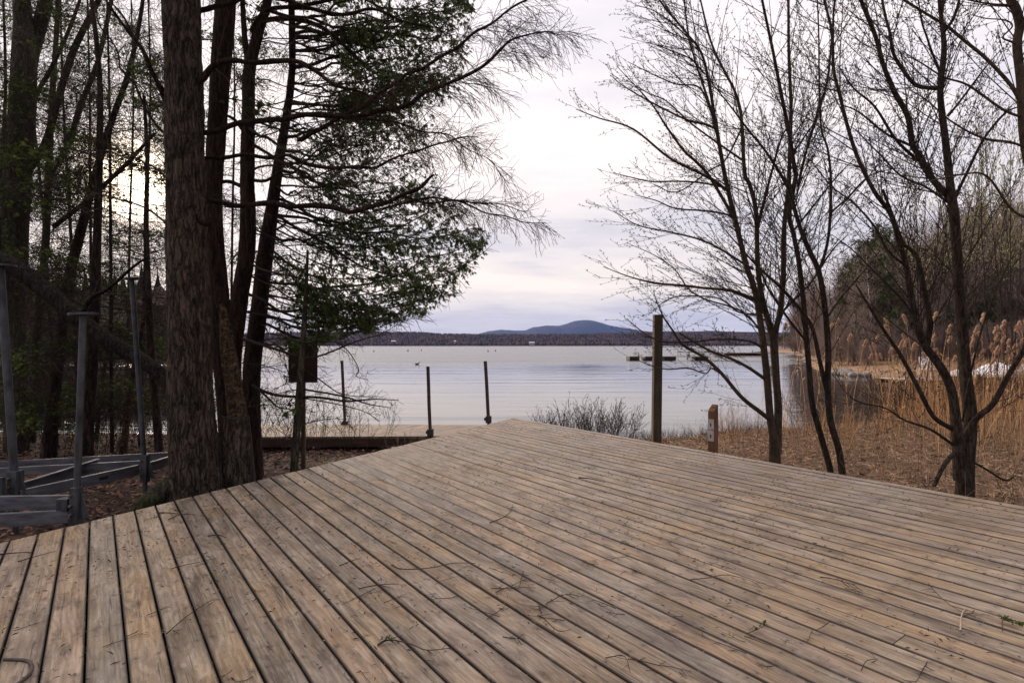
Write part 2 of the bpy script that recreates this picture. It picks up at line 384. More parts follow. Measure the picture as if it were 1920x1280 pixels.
def soil_material():
    m, t, b = material('forest_floor'); g = t.n('ShaderNodeNewGeometry').outputs['Position']
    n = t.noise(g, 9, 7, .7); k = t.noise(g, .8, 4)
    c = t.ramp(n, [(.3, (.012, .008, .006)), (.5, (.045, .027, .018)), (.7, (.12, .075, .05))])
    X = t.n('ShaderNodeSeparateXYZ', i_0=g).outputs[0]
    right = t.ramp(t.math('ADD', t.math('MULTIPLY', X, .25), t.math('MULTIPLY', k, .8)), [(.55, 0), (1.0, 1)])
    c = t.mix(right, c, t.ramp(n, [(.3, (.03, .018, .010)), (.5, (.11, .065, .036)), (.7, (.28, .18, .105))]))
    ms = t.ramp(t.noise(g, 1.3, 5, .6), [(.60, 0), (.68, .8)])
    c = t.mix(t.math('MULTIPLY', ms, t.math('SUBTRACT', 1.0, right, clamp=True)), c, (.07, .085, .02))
    t.L.new(c, b.inputs['Base Color']); b.inputs['Roughness'].default_value = .95
    bump(t, b, n, .9, .03); return m
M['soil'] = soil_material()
nx, ny = 420, 190
gx = np.concatenate([np.linspace(-60, -16, 40, endpoint=False), np.linspace(-16, 22, 340, endpoint=False), np.linspace(22, 80, 40)])
gy = np.concatenate([np.linspace(-12, 1, 20, endpoint=False), np.linspace(1, 20, 140, endpoint=False), np.linspace(20, 60, 30)])
XX, YY = np.meshgrid(gx, gy); ZZ = gz(XX, YY)
nc = len(gx); I = (np.arange(len(gy)-1)[:, None]*nc+np.arange(nc-1)[None, :]).ravel()
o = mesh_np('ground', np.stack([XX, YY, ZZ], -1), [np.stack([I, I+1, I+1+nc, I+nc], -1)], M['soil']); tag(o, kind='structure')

def water_material():
    m, t, b = material('lake_water'); g = t.n('ShaderNodeNewGeometry').outputs['Position']
    s = t.n('ShaderNodeSeparateXYZ', i_0=g)
    y = s.outputs[1]
    wob = t.math('MULTIPLY', t.math('SUBTRACT', t.noise(t.mapping(g, (.02, .02, 1)), 1.0, 4, .6), .5), 34.0)
    far = t.ramp(t.math('DIVIDE', t.math('SUBTRACT', t.math('ADD', y, wob), 52.0), 14.0, clamp=True), [(0, 0), (1, 1)])
    b.inputs['Base Color'].default_value = (.012, .016, .016, 1); b.inputs['IOR'].default_value = 1.7
    b.inputs['Specular IOR Level'].default_value = .5
    streak = t.ramp(t.noise(t.mapping(g, (.035, .30, 1)), 1.0, 4, .6), [(.42, 0), (.62, 1)])
    t.L.new(t.math('ADD', t.math('ADD', t.math('MULTIPLY', far, .20), .03), t.math('MULTIPLY', streak, .03)), b.inputs['Roughness'])
    r1 = t.noise(t.mapping(g, (.55, 2.4, 1)), 1.0, 4, .55, .3)
    r2 = t.noise(t.mapping(g, (.10, .55, 1)), 1.0, 3, .5)
    amp = t.math('ADD', t.math('MULTIPLY', streak, .42), .10)
    h = t.math('ADD', t.math('MULTIPLY', t.math('MULTIPLY', r1, amp), .018), t.math('MULTIPLY', r2, .032))
    chop = t.noise(t.mapping(g, (.35, .9, 1)), 1.0, 5, .65)
    h = t.math('ADD', t.math('MULTIPLY', h, t.math('SUBTRACT', 1.0, t.math('MULTIPLY', far, .6))), t.math('MULTIPLY', t.math('MULTIPLY', chop, far), .16))
    bump(t, b, h, 1.0, 1.0)
    return m
M['water'] = water_material()
o = mesh_np('water', [(-5000, -14, WZ), (5000, -14, WZ), (5000, 2600, WZ), (-5000, 2600, WZ)], [np.array([[0, 1, 2, 3]])], M['water'], None, False); tag(o, kind='structure')

# land across the bays: polygons raised above the water with a sloping margin
def polyland(name, poly, step, rise, mat):
    P = np.array(poly, float); x0, y0 = P.min(0)-step*2; x1, y1 = P.max(0)+step*2
    xs = np.arange(x0, x1, step); ys = np.arange(y0, y1, step); X, Y = np.meshgrid(xs, ys)
    Q = np.stack([X, Y], -1).reshape(-1, 2); dist = np.full(len(Q), 1e9); ins = np.zeros(len(Q), bool)
    for i in range(len(P)):
        a, b = P[i], P[(i+1) % len(P)]; ab = b-a
        tt = np.clip(((Q-a)@ab)/(ab@ab), 0, 1); dist = np.minimum(dist, np.linalg.norm(Q-a-tt[:, None]*ab, axis=1))
        c = ((a[1] > Q[:, 1]) != (b[1] > Q[:, 1])) & (Q[:, 0] < (b[0]-a[0])*(Q[:, 1]-a[1])/(b[1]-a[1]+1e-12)+a[0]); ins ^= c
    sd = np.where(ins, dist, -dist)+.5*vnoise(Q[:, 0], Q[:, 1], .5, 5)
    Z = WZ+np.where(sd > 0, .55*(1-np.exp(-sd/1.5))+rise*np.clip(sd-4, 0, 60)/60, sd*.3)+.05*vnoise(Q[:, 0], Q[:, 1], 1.1, 8)
    n_ = len(xs); I = (np.arange(len(ys)-1)[:, None]*n_+np.arange(n_-1)[None, :]).ravel()
    o = mesh_np(name, np.column_stack([Q, np.maximum(Z, WZ-2)]), [np.stack([I, I+1, I+1+n_, I+n_], -1)], mat); tag(o, kind='structure')
    return lambda x, y: None
def bank_mat():
    m, t, b = material('bank_grass'); g = t.n('ShaderNodeNewGeometry').outputs['Position']
    n = t.noise(g, 1.6, 7, .7)
    t.L.new(t.ramp(n, [(.3, (.10, .06, .035)), (.5, (.27, .17, .10)), (.7, (.46, .31, .19))]), b.inputs['Base Color'])
    b.inputs['Roughness'].default_value = .95; bump(t, b, n, .8, .15); return m
M['bank'] = bank_mat()
RB = [(260, 420), (150, 300), (95, 215), (78, 170), (57, 112), (38, 74), (27, 51), (24.2, 43.5), (25.5, 38.5), (31, 37), (45, 38), (60, 40), (100, 44), (260, 50)]
polyland('far_bank', RB, 1.6, 4.0, M['bank'])
LB = [(-320, 60), (-150, 66), (-92, 84), (-84, 120), (-110, 170), (-160, 230), (-320, 300)]
polyland('wooded_bank', LB, 3.0, 5.0, M['soil'])

# ---------------------------------------------------------------- far shore, ridges, mountain
def hill_mat(name, c1, c2, sc_):
    m, t, b = material(name); g = t.n('ShaderNodeNewGeometry').outputs['Position']
    n = t.noise(g, sc_, 7, .7)
    t.L.new(t.ramp(n, [(.35, c1), (.65, c2)]), b.inputs['Base Color']); b.inputs['Roughness'].default_value = 1
    bump(t, b, n, 1.0, .25/sc_); return m
def ridge(name, prof, Y0, depth, mat, seg=14, jag=0.0, seed=1):
    """a hill whose skyline follows prof (pixel u, pixel v) at distance Y0; a rounded body with real depth"""
    us = np.array([p[0] for p in prof], float); vs = np.array([p[1] for p in prof], float)
    x = np.linspace((us[0]-960)/F*Y0, (us[-1]-960)/F*Y0, 500)
    ztop = np.interp(x, (us-960)/F*Y0, H+(VH-vs)/F*Y0)
    ztop = ztop+jag*vnoise(x, x*0, 60/Y0, seed)
    rows = []
    for s in np.linspace(-1, 1, seg):
        zz = WZ+(ztop-WZ)*(np.cos(s*math.pi/2)**.8)+jag*.8*vnoise(x, x*0+s*depth, 90/Y0, seed+2)*(1-abs(s))
        rows.append(np.stack([x, Y0+s*depth+0*x, zz], -1))
    V = np.concatenate(rows); n_ = 500
    I = (np.arange(seg-1)[:, None]*n_+np.arange(n_-1)[None, :]).ravel()
    o = mesh_np(name, V, [np.stack([I, I+1, I+1+n_, I+n_], -1)], mat); return tag(o, kind='structure')
M['hill'] = hill_mat('hill_wood', (.04, .035, .032), (.12, .075, .07), .012)
M['hill2'] = hill_mat('hill_wood_far', (.014, .020, .026), (.035, .034, .040), .004)
ridge('mountain', [(860, 640), (885, 629), (915, 621), (940, 618), (965, 620), (985, 619), (1000, 613), (1025, 610.5), (1048, 611), (1062, 606.5), (1076, 602), (1092, 600), (1108, 601), (1122, 605), (1138, 610), (1160, 613.5), (1185, 617), (1215, 622), (1260, 628), (1330, 640)], 7000, 1100, M['hill2'], jag=6)
ridge('wooded_ridge', [(300, 640), (420, 632), (560, 629), (680, 627), (760, 624), (820, 627), (880, 628), (950, 627.5), (1040, 627), (1120, 626), (1190, 623), (1260, 621.5), (1360, 621), (1450, 624), (1600, 628), (1800, 636)], 3000, 500, M['hill2'], jag=4, seed=4)
HILLP = [(-500, 646), (-100, 640), (200, 634), (420, 629), (620, 626), (700, 625.5), (790, 626), (830, 628.5), (900, 630), (1000, 630.5), (1090, 629.5), (1190, 627), (1260, 625.5), (1350, 625.5), (1450, 628), (1600, 634), (2100, 645)]
ridge('wooded_hill', HILLP, 1650, 330, M['hill'], jag=1.0, seed=6)
def zhill(X, Y):
    u = 960+F*X/1650; zt2 = H+(VH-np.interp(u, [p[0] for p in HILLP], [p[1] for p in HILLP]))/F*1650
    return WZ+(zt2-WZ)*np.cos(np.clip((Y-1650)/330, -1, 1)*math.pi/2)**.8-1.5
ridge('far_shore', [(-900, 647.6), (0, 647.2), (960, 646.9), (1500, 647.0), (2500, 647.6)], 1280, 60, M['hill'], jag=.3, seed=9)
# the wood on the far shore: thousands of crowns nobody could count
def lumps(name, n, Ylo, Yhi, ulo, uhi, hlo, hhi, zfun, mat, conif=.3, seed=3):
    r_ = np.random.default_rng(seed); Y = r_.uniform(Ylo, Yhi, n); u = r_.uniform(ulo, uhi, n); X = (u-960)/F*Y
    Z0 = zfun(X, Y); h = r_.uniform(hlo, hhi, n); con = r_.random(n) < conif; rad = np.where(con, h*.20, h*.34)
    h = np.where(con, h*1.25, h)
    k = 6; lev = np.array([0, .25, .5, .75, 1.0]); pc = np.array([.9, .8, .55, .3, .02]); pd = np.array([.3, .9, 1, .75, .1])
    prof = np.where(con[:, None], pc, pd)*rad[:, None]
    th = np.linspace(0, 2*math.pi, k, endpoint=False)
    rr = prof[:, :, None]*r_.uniform(.6, 1.35, (n, 5, k))
    V = np.stack([X[:, None, None]+rr*np.cos(th), Y[:, None, None]+rr*np.sin(th), Z0[:, None, None]+(h[:, None]*lev)[:, :, None]+0*rr+r_.normal(0, .5, rr.shape)], -1)
    i = np.arange(n)[:, None, None]*5*k+np.arange(4)[None, :, None]*k; j = np.arange(k)[None, None, :]; j2 = (j+1) % k
    q = np.stack([i+j, i+j2, i+j2+k, i+j+k], -1).reshape(-1, 4)
    a = np.where(con, r_.uniform(0, .28, n), r_.uniform(.32, 1, n))
    return tag(mesh_np(name, V, [q], mat, None, False, np.repeat(a, 5*k)), kind='stuff')
def farwood_mat():
    m, t, b = material('distant_wood'); a = t.n('ShaderNodeAttribute', attribute_name='rnd').outputs['Fac']
    g = t.n('ShaderNodeNewGeometry').outputs['Position']; n = t.noise(t.mapping(g, (.35, .35, .05)), 1.0, 5, .7)
    c = t.ramp(a, [(0, (.012, .022, .012)), (.28, (.03, .045, .022)), (.34, (.075, .050, .046)), (.6, (.13, .080, .072)), (.8, (.10, .09, .078)), (1, (.155, .082, .074))])
    c = t.mix(.8, c, t.ramp(n, [(.35, (.45, .45, .45)), (.65, (1.5, 1.5, 1.5))]), 'MULTIPLY')
    t.L.new(c, b.inputs['Base Color']); b.inputs['Roughness'].default_value = 1; return m
M['farwood'] = farwood_mat()
def zshore(X, Y): return WZ+np.clip((Y-1240)/40, 0, 1)*1.0+np.clip(Y-1320, 0, 330)/330*9
lumps('far_wood', 9000, 1245, 1620, 480, 1640, 5, 10.5, zshore, M['farwood'], .33)
lumps('far_wood', 11000, 1335, 1670, 380, 1640, 4.5, 8.5, zhill, M['farwood'], .34, 15)
lumps('far_wood', 420, 1290, 1560, 640, 830, 7, 13.5, zshore, M['farwood'], .75, 5)
lumps('far_wood', 1500, 90, 210, -250, 330, 6, 12, lambda X, Y: WZ+.5+np.clip(Y-95, 0, 60)*.03+0*X, M['farwood'], .5, 8)

# ---------------------------------------------------------------- small things on the lake
def house(u, v, Y, wd, dp, ht, wall, label):
    p = W(u, v, Y); o = thing('lake_house', (p.x, p.y, p.z), label, 'house'); V, Fc = [], []
    box(V, Fc, (p.x-wd/2, p.y-dp/2, p.z-1), (p.x+wd/2, p.y+dp/2, p.z+ht)); flatmesh('wall', V, Fc, M[wall], o)
    e = .6; z0 = p.z+ht; r_ = 2.3
    V = [(p.x-wd/2-e, p.y-dp/2-e, z0), (p.x+wd/2+e, p.y-dp/2-e, z0), (p.x+wd/2+e, p.y+dp/2+e, z0), (p.x-wd/2-e, p.y+dp/2+e, z0), (p.x-wd/2-e, p.y, z0+r_), (p.x+wd/2+e, p.y, z0+r_)]
    flatmesh('roof', V, [(0, 1, 5, 4), (2, 3, 4, 5), (0, 4, 3), (1, 2, 5), (0, 3, 2, 1)], M['roof'], o)
    for q in (-.28, .05, .3):
        V, Fc = [], []; box(V, Fc, (p.x+wd*q-.7, p.y-dp/2-.06, p.z+1), (p.x+wd*q+.7, p.y-dp/2+.02, p.z+2.4)); flatmesh('window', V, Fc, M['black'], o)
house(738, 643.5, 1238, 9, 7, 4.0, 'housewall', 'reddish cottage with a pale roof at the foot of the wooded far shore')
house(853, 642.5, 1250, 4, 5, 3, 'housewall_pale', 'tiny pale hut among trees on the far shore')
house(997, 646, 1236, 11, 8, 4, 'housewall_pale', 'cream house on the far shore below the blue mountain')
def buoy(u, v, col, name='buoy', label=''):
    Y = (H-WZ)*F/(v-VH); p = W(u, v, Y); o = thing('mooring_buoy', (p.x, p.y, WZ), label, 'buoy', 'mooring buoys far out on the lake')
    T = Tubes(); hs = np.linspace(-.15, .55, 8); T.add([(p.x, p.y, WZ+h_) for h_ in hs], [max(.02, .22*math.sqrt(max(0, 1-((h_-.2)/.36)**2))) for h_ in hs], 10)
    T.build('float', M[col], o)
    T = Tubes(); T.add([(p.x, p.y, WZ+.5), (p.x, p.y, WZ+.8)], [.04, .04], 5); T.build('mooring_ring', M['black'], o)
for u, v, c in ((701, 659.5, 'paint_red'), (765, 658.5, 'black'), (790, 657.5, 'paint_red'), (915, 659.5, 'paint_red'), (929, 658.5, 'paint_red')):
    buoy(u, v, c, label={701: 'small red buoy, leftmost on the lake', 765: 'dark buoy between two red ones on the lake', 790: 'red buoy just right of the dark one', 915: 'left buoy of the red pair near the middle of the lake', 929: 'right buoy of the red pair near the middle of the lake'}[u])
# a duck
def duck():
    Y = (H-WZ)*F/(683.5-VH); p = W(782, 683.5, Y); o = thing('duck', (p.x, p.y, WZ), 'lone dark duck swimming on the calm water', 'duck')
    T = Tubes()
    T.add([(p.x-.26, p.y, WZ+.14), (p.x-.2, p.y, WZ+.12), (p.x-.05, p.y, WZ+.07), (p.x+.08, p.y, WZ+.07), (p.x+.16, p.y, WZ+.12), (p.x+.19, p.y, WZ+.2), (p.x+.22, p.y, WZ+.25), (p.x+.27, p.y, WZ+.26), (p.x+.30, p.y, WZ+.25), (p.x+.36, p.y, WZ+.24)],
          [.01, .05, .10, .10, .06, .035, .045, .045, .02, .008], 10)
    T.build('body', M['post_dark'], o)
duck()
def floatdock(name, pts, zt, th, wd, mat, label, cat, floats=None, fmat='black', gr=None, posts=()):
    """pts: pixel pairs (u, Y) of the centre line"""
    (u0, Ya), (u1, Yb) = pts; a = W(u0, VH, Ya); b_ = W(u1, VH, Yb); o = thing(name, (a.x, a.y, WZ), label, cat, gr)
    a.z = b_.z = zt-th/2; V, Fc = [], []; beam(V, Fc, a, b_, wd, th); flatmesh('decking', V, Fc, M[mat], o)
    for f0, f1, hh in (floats or ()):
        V, Fc = [], []; p = a.lerp(b_, f0); q = a.lerp(b_, f1); p.z = q.z = zt-th-hh/2+.01
        beam(V, Fc, p, q, wd*1.0, hh); flatmesh('float', V, Fc, M[fmat], o, .03)
    for f, hh in posts:
        T = Tubes(); p = a.lerp(b_, f); T.add([(p.x, p.y-wd/2-.05, WZ-.5), (p.x, p.y-wd/2-.05, zt+hh)], [.05, .05], 6); T.build('post', M['pipe'], o)
    return o
# v 672-677 -> water distance about 80 m
floatdock('swim_float', [(1177, 78), (1196, 78)], WZ+.62, .10, 2.4, 'dockwood', 'short raft on a black float, far left end of the dock line', 'raft', [(0.02, .98, .50)])
floatdock('floating_dock', [(1206, 78), (1263, 78)], WZ+.62, .10, 2.4, 'dockwood', 'floating dock on black floats crossing behind the tall wooden post', 'dock', [(.0, .28, .5), (.62, 1, .5)])
floatdock('floating_dock', [(1264, 77.4), (1450, 77)], WZ+.60, .09, 1.6, 'dockwood', 'long thin dock with one black float reaching toward the twin-stemmed tree', 'dock', [(.20, .33, .5)], posts=((.12, .3), (.5, .3), (.9, .3)))
floatdock('floating_dock', [(1268, 118), (1330, 118)], WZ+.75, .16, 2.2, 'dockwood', 'distant low dock with stub posts, left of the moored boat', 'dock', posts=((.0, .6), (.35, .5), (.97, .3)))
floatdock('floating_dock', [(1334, 112), (1600, 98)], WZ+.7, .14, 2.0, 'dockwood', 'distant dock running behind the twin-stemmed tree to the wooded bank', 'dock', posts=((.04, 4.6), (.3, .5), (.6, .5)))
floatdock('shore_dock', [(1478, 62), (1592, 60)], WZ+.55, .12, 1.8, 'dockwood', 'pale dock reaching out from the wooded bank into the bay', 'dock', posts=((.1, .3), (.5, .3), (.85, .3)))
def rowboat(u, v, L_, label):
    Y = 108; p = W(u, v, Y); o = thing('rowing_boat', (p.x, p.y, WZ), label, 'boat'); n = 12; V, Fc = [], []
    for i in range(n+1):
        s = i/n; x = p.x+(s-.5)*L_; hw = .75*math.sin(math.pi*min(1, .12+s*.88))**.5*(1 if s < .7 else (1-(s-.7)/.3*.75)); sh = .55+.35*s*s
        for yy, zz in ((-hw, sh), (-hw*.8, .1), (0, -.1), (hw*.8, .1), (hw, sh), (hw*.85, sh), (hw*.6, .2), (-hw*.6, .2), (-hw*.85, sh)): V.append((x, p.y+yy, WZ+zz))
    for i in range(n):
        for j in range(9): a = i*9+j; b = i*9+(j+1) % 9; Fc.append((a, b, b+9, a+9))
    flatmesh('hull', V, Fc, M['fascia'], o)
    for q in (-.2, .15):
        V, Fc = [], []; box(V, Fc, (p.x+L_*q-.12, p.y-.6, WZ+.42), (p.x+L_*q+.12, p.y+.6, WZ+.46)); flatmesh('seat', V, Fc, M['dockwood'], o)
    V = [(p.x-2.2, p.y+1, WZ+.8), (p.x-.6, p.y+1, WZ+.8), (p.x-.6, p.y+2.4, WZ+.8), (p.x-2.2, p.y+2.4, WZ+.8), (p.x-1.4, p.y+1.7, WZ+1.6)]
rowboat(1394, 664, 7.0, 'brown rowing boat moored beside the distant dock')

# ---------------------------------------------------------------- the wooden deck
dv = Vector((-780, 1067)).normalized(); nv = Vector((dv.y, -dv.x))   # board direction, across direction
SP = .1461
def sn(x, y): return x*dv.x+y*dv.y, x*nv.x+y*nv.y
def xy(s, n): return dv.x*s+nv.x*n, dv.y*s+nv.y*n
tip = W(965, 783, H*F/136); lft = W(0, 1018, H*F/371)
s1, n1_ = sn(tip.x, tip.y); s0, n0_ = sn(lft.x, lft.y)
slope = (s1-s0)/(n1_-n0_)
def send(n): return s1+slope*(n-n1_)
deck = thing('wooden_deck', (0, 0, 0), 'large weathered plank deck pointing at the lake, strewn with twigs', 'deck')
ndeck = int(math.floor((n1_+3.2)/SP)); V, Fq, UV, A = [], [], [], []
joints = {}
for (u, v) in ((1686, 1198), (1862, 1006), (786, 1021), (692, 1112), (830, 1087), (1596, 1002)):
    Y = H*F/(v-VH); X = (u-960)/F*Y; s, n = sn(X, Y); joints.setdefault(int((n1_-n)/SP), []).append(s)
rd = random.Random(5)
th = .036
for k in range(ndeck):
    nc_ = n1_-(k+.5)*SP; gap = rd.uniform(.006, .009) if rd.random() < .8 else rd.uniform(.009, .012)
    hw = (SP-gap)/2; se = send(nc_)+rd.uniform(-.006, .006)
    js = sorted(joints.get(k, []))
    if not js and rd.random() < .45: js = [round(rd.uniform(-4, se-1.2)/.406)*.406+.1]
    cuts = [-7.0]+js+[se]; pr = [(-hw, -th), (-hw, -.004), (-hw+.004, 0), (-hw*.5, -.0006), (0, -.001), (hw*.5, -.0006), (hw-.004, 0), (hw, -.004), (hw, -th)]
    for q in range(len(cuts)-1):
        a, b = cuts[q]+(.0015 if q else 0), cuts[q+1]-(.0015 if q < len(cuts)-2 else 0)
        rr = rd.random(); dz = rd.uniform(-.0018, .0018); tilt = rd.uniform(-.012, .012); bow = rd.uniform(-.0015, .0015)
        nseg = max(2, int((b-a)/1.0)); base = len(V)
        for i in range(nseg+1):
            s = a+(b-a)*i/nseg; m_ = bow*math.sin(i/nseg*math.pi)
            for (pn, pz) in pr:
                ss = s
                if i == nseg and q == len(cuts)-2: ss = s+slope*pn
                x_, y_ = xy(ss, nc_+pn+m_); V.append((x_, y_, pz+dz+tilt*pn)); UV.append((ss, pn)); A.append(rr)
        m_ = len(pr)
        for i in range(nseg):
            for j in range(m_):
                j2 = (j+1) % m_; c0 = base+i*m_
                Fq.append((c0+j, c0+j2, c0+j2+m_, c0+j+m_))
        for c0, rev in ((base, 0), (base+nseg*m_, 1)):
            idx = [c0+j for j in range(m_)]
            for (i0, i1, i2, i3) in ((0, 1, 7, 8), (1, 2, 6, 7), (2, 3, 5, 6)):
                f = (idx[i0], idx[i1], idx[i2], idx[i3]); Fq.append(f if rev else f[::-1])
Fq = np.array(Fq)[:, ::-1]; UVa = np.array(UV)[Fq.ravel()]
mesh_np('planks', V, [Fq], M['deck'], deck, False, A, UVa)
V, Fc = [], []
for i in range(24):
    s = -6.5+i*.609
    nlo = n1_-ndeck*SP; nhi = n1_-.02
    if s > send(nlo): nlo = n1_+(s-s1)/slope+.06
    if nhi > nlo+.1:
        a = xy(s, nlo); b = xy(s, nhi); beam(V, Fc, (a[0], a[1], -.039-.09), (b[0], b[1], -.039-.09), .04, .18)
flatmesh('joist', V, Fc, M['fascia'], deck)
V, Fc = [], []
a = xy(send(n1_-ndeck*SP)-.05, n1_-ndeck*SP); b = xy(s1-.03, n1_-.03)
beam(V, Fc, (a[0], a[1], -.14), (b[0], b[1], -.14), .04, .19); c = xy(-6.8, n1_-.03); beam(V, Fc, (b[0], b[1], -.141), (c[0], c[1], -.141), .04, .19)
flatmesh('rim_joist', V, Fc, M['fascia'], deck)
for i in range(7):
    for j in range(5):
        n = n1_-.3-j*1.9; s = send(n)-.5-i*1.9
        if s < -6.5: continue
        V, Fc = [], []; x_, y_ = xy(s, n); box(V, Fc, (x_-.07, y_-.07, -1.2), (x_+.07, y_+.07, -.222))
        flatmesh('support_post', V, Fc, M['post_dark'], deck)

# ---------------------------------------------------------------- shore dock beyond the deck, with its pipes
dk = thing('swimming_dock', (-2.5, 10.2, -.3), 'low plank dock floating just beyond the left edge of the deck', 'dock')
zt = -.22
def dp(u, v, z_=zt): Y = (H-z_)*F/(v-VH); return ((u-960)/F*Y, Y)
A_, B_, C_, D_ = (-5.6, 9.66), (-1.15, 9.78), (.05, 11.1), (-5.6, 11.35)
V, Fc, n = [], [], 46
UVd, Ad = [], []
for i in range(n):
    f0, f1 = i/n, (i+1)/n-.0014
    q = [Vector(A_).lerp(Vector(B_), f0), Vector(A_).lerp(Vector(B_), f1), Vector(D_).lerp(Vector(C_), f1), Vector(D_).lerp(Vector(C_), f0)]
    b = len(V); rr = rd.random()
    for zz in (zt-.035, zt):
        for kk, p in enumerate(q): V.append((p.x, p.y, zz+rd.uniform(-.001, .001))); UVd.append((p.y+i*3, (-.06, .06, .06, -.06)[kk])); Ad.append(rr)
    Fc += [(b, b+3, b+2, b+1), (b+4, b+5, b+6, b+7), (b, b+1, b+5, b+4), (b+1, b+2, b+6, b+5), (b+2, b+3, b+7, b+6), (b+3, b, b+4, b+7)]
Fc = np.array(Fc); mesh_np('planks', V, [Fc], M['deck'], dk, False, Ad, np.array(UVd)[Fc.ravel()])
V, Fc = [], []
beam(V, Fc, (A_[0], A_[1]+.02, zt-.037-.07), (B_[0], B_[1]+.02, zt-.037-.07), .05, .14); beam(V, Fc, (D_[0], D_[1]-.02, zt-.107), (C_[0]-.1, C_[1]-.02, zt-.107), .05, .14)
for f in (.02, .35, .68, .97):
    a = Vector(A_).lerp(Vector(B_), f); b = Vector(D_).lerp(Vector(C_), f); beam(V, Fc, (a.x, a.y+.06, zt-.11), (b.x, b.y-.06, zt-.11), .05, .13)
flatmesh('frame_beam', V, Fc, M['fascia'], dk)
for f in (.12, .5):
    V, Fc = [], []; a = Vector(A_).lerp(Vector(B_), f); box(V, Fc, (a.x, a.y+.35, zt-.5), (a.x+1.0, a.y+1.4, zt-.18)); flatmesh('float', V, Fc, M['black'], dk, .03)
def pipe(u0, v0, u1, v1, Y, wp, label):
    a = W(u1, v1, Y); b = W(u0, v0, Y); o = thing('dock_pipe', (a.x, a.y, a.z), label, 'pipe', 'pipes standing along the swimming dock')
    lo = a+(a-b).normalized()*.8; T = Tubes(); r_ = px(wp, Y)/2
    pts = [lo.lerp(b, q/6)+Vector((rd.uniform(-.004, .004), 0, 0)) for q in range(7)]
    T.add(pts, [r_]*7, 12); T.add([b, b+Vector((0, 0, .004))], [r_, .001], 12); T.build('pipe_tube', M['pipe'], o)
    V, Fc = [], []; box(V, Fc, (a.x-r_*1.7, a.y-r_*1.8, a.z-.02), (a.x+r_*1.7, a.y+r_*1.8, a.z+.10)); box(V, Fc, (a.x-r_*2.6, a.y-.02, a.z+.02), (a.x-r_*1.7, a.y+.02, a.z+.07))
    flatmesh('pipe_bracket', V, Fc, M['pipe'], o, .004)
pipe(641, 676, 647, 799, 11.2, 5.5, 'thin dark pipe at the far edge of the swimming dock, leftmost of three')
pipe(802, 687, 807, 815, 9.72, 6.5, 'dark pipe at the near edge of the swimming dock, middle of three')
pipe(910, 677, 916, 790, 10.55, 6.5, 'dark pipe by the far corner of the deck, rightmost of three')

# ---------------------------------------------------------------- two posts right of the deck
p = W(1230, 700, 8.55); o = thing('wooden_post', (p.x, p.y, -.47), 'tall dark square timber post standing behind the deck edge', 'post')
top = H-(590-VH)/F*8.55
V, Fc = [], []; box(V, Fc, (-.063, -.063, 0), (.063, .063, top+.60)); V = [(x+p.x, y+p.y, z_-.60) for x, y, z_ in V]
V = [(x+(z_+.5)*.012*1, y, z_) for x, y, z_ in V]
flatmesh('post_shaft', V, Fc, M['post_dark'], o, .006)
V, Fc = [], []; box(V, Fc, (-.066, -.066, 0), (.066, .066, .09)); V = [(x+p.x, y+p.y, z_-.60) for x, y, z_ in V]; flatmesh('post_foot', V, Fc, M['stone'], o)
p = W(1337, 760, 7.45); o = thing('marker_post', (p.x, p.y, -.45), 'short reddish post with a slanted top and two pale plates', 'post')
ca, sa = math.cos(R(38)), math.sin(R(38)); hw = .046; zt_ = H-(758-VH)/F*7.45; zl = H-(770-VH)/F*7.45
V = []
for zz in (0, 1):
    for x, y in ((-hw, -hw), (hw, -hw), (hw, hw), (-hw, hw)):
        z_ = -.6 if not zz else (zl if x < 0 else zt_)
        V.append((p.x+x*ca-y*sa, p.y+x*sa+y*ca, z_))
flatmesh('post_shaft', V, [(0, 3, 2, 1), (4, 5, 6, 7), (0, 1, 5, 4), (1, 2, 6, 5), (2, 3, 7, 6), (3, 0, 4, 7)], M['post_red'], o, .004)
for vv0, vv1 in ((785, 804), (805.5, 826)):
    za, zb = H-(vv1-VH)/F*7.45, H-(vv0-VH)/F*7.45; V = []
    for zz in (za, zb):
        for x, y in ((-hw-.006, hw*.9), (-hw-.006, -hw*.9), (-hw-.001, -hw*.9), (-hw-.001, hw*.9)): V.append((p.x+x*ca-y*sa, p.y+x*sa+y*ca, zz))
    pl = flatmesh('plate', V, [(0, 3, 2, 1), (4, 5, 6, 7), (0, 1, 5, 4), (1, 2, 6, 5), (2, 3, 7, 6), (3, 0, 4, 7)], M['paper'], o)
    V, Fc = [], []; zm = (za+zb)/2; V = []
    for x, y, z_ in ((-hw-.0075, .012, zm-.03), (-hw-.0075, -.010, zm-.03), (-hw-.0075, -.010, zm+.015), (-hw-.0075, .012, zm+.015)): V.append((p.x+x*ca-y*sa, p.y+x*sa+y*ca, z_))
    mk = flatmesh('mark', V, [(0, 1, 2, 3)], M['pipe'], None); mk.parent = pl; mk.location = (-o.location.x, -o.location.y, -o.location.z); del ROOTS[:0]

# ---------------------------------------------------------------- sign board seen from behind
pp = W(570, 716, 7.3); o = thing('notice_board', (pp.x, pp.y, -.6), 'dark blank board on a thin pole, seen from behind among the cedars', 'sign')
V, Fc = [], []; a = W(541, 717, 7.25); b = W(595, 638, 7.25); box(V, Fc, (a.x, 7.24, a.z), (b.x, 7.262, b.z)); flatmesh('board', V, Fc, M['signback'], o, .002)
V, Fc = [], []; box(V, Fc, (pp.x-.028, 7.268, -1.0), (pp.x+.02, 7.31, b.z-.02)); flatmesh('pole', V, Fc, M['post_dark'], o, .003)
for vv in (655, 700):
    q = W(570, vv, 7.23); T = Tubes(); T.add([(q.x-.004, 7.232, q.z), (q.x-.004, 7.262, q.z)], [.008, .008], 8); T.build('bolt', M['pipe'], o)

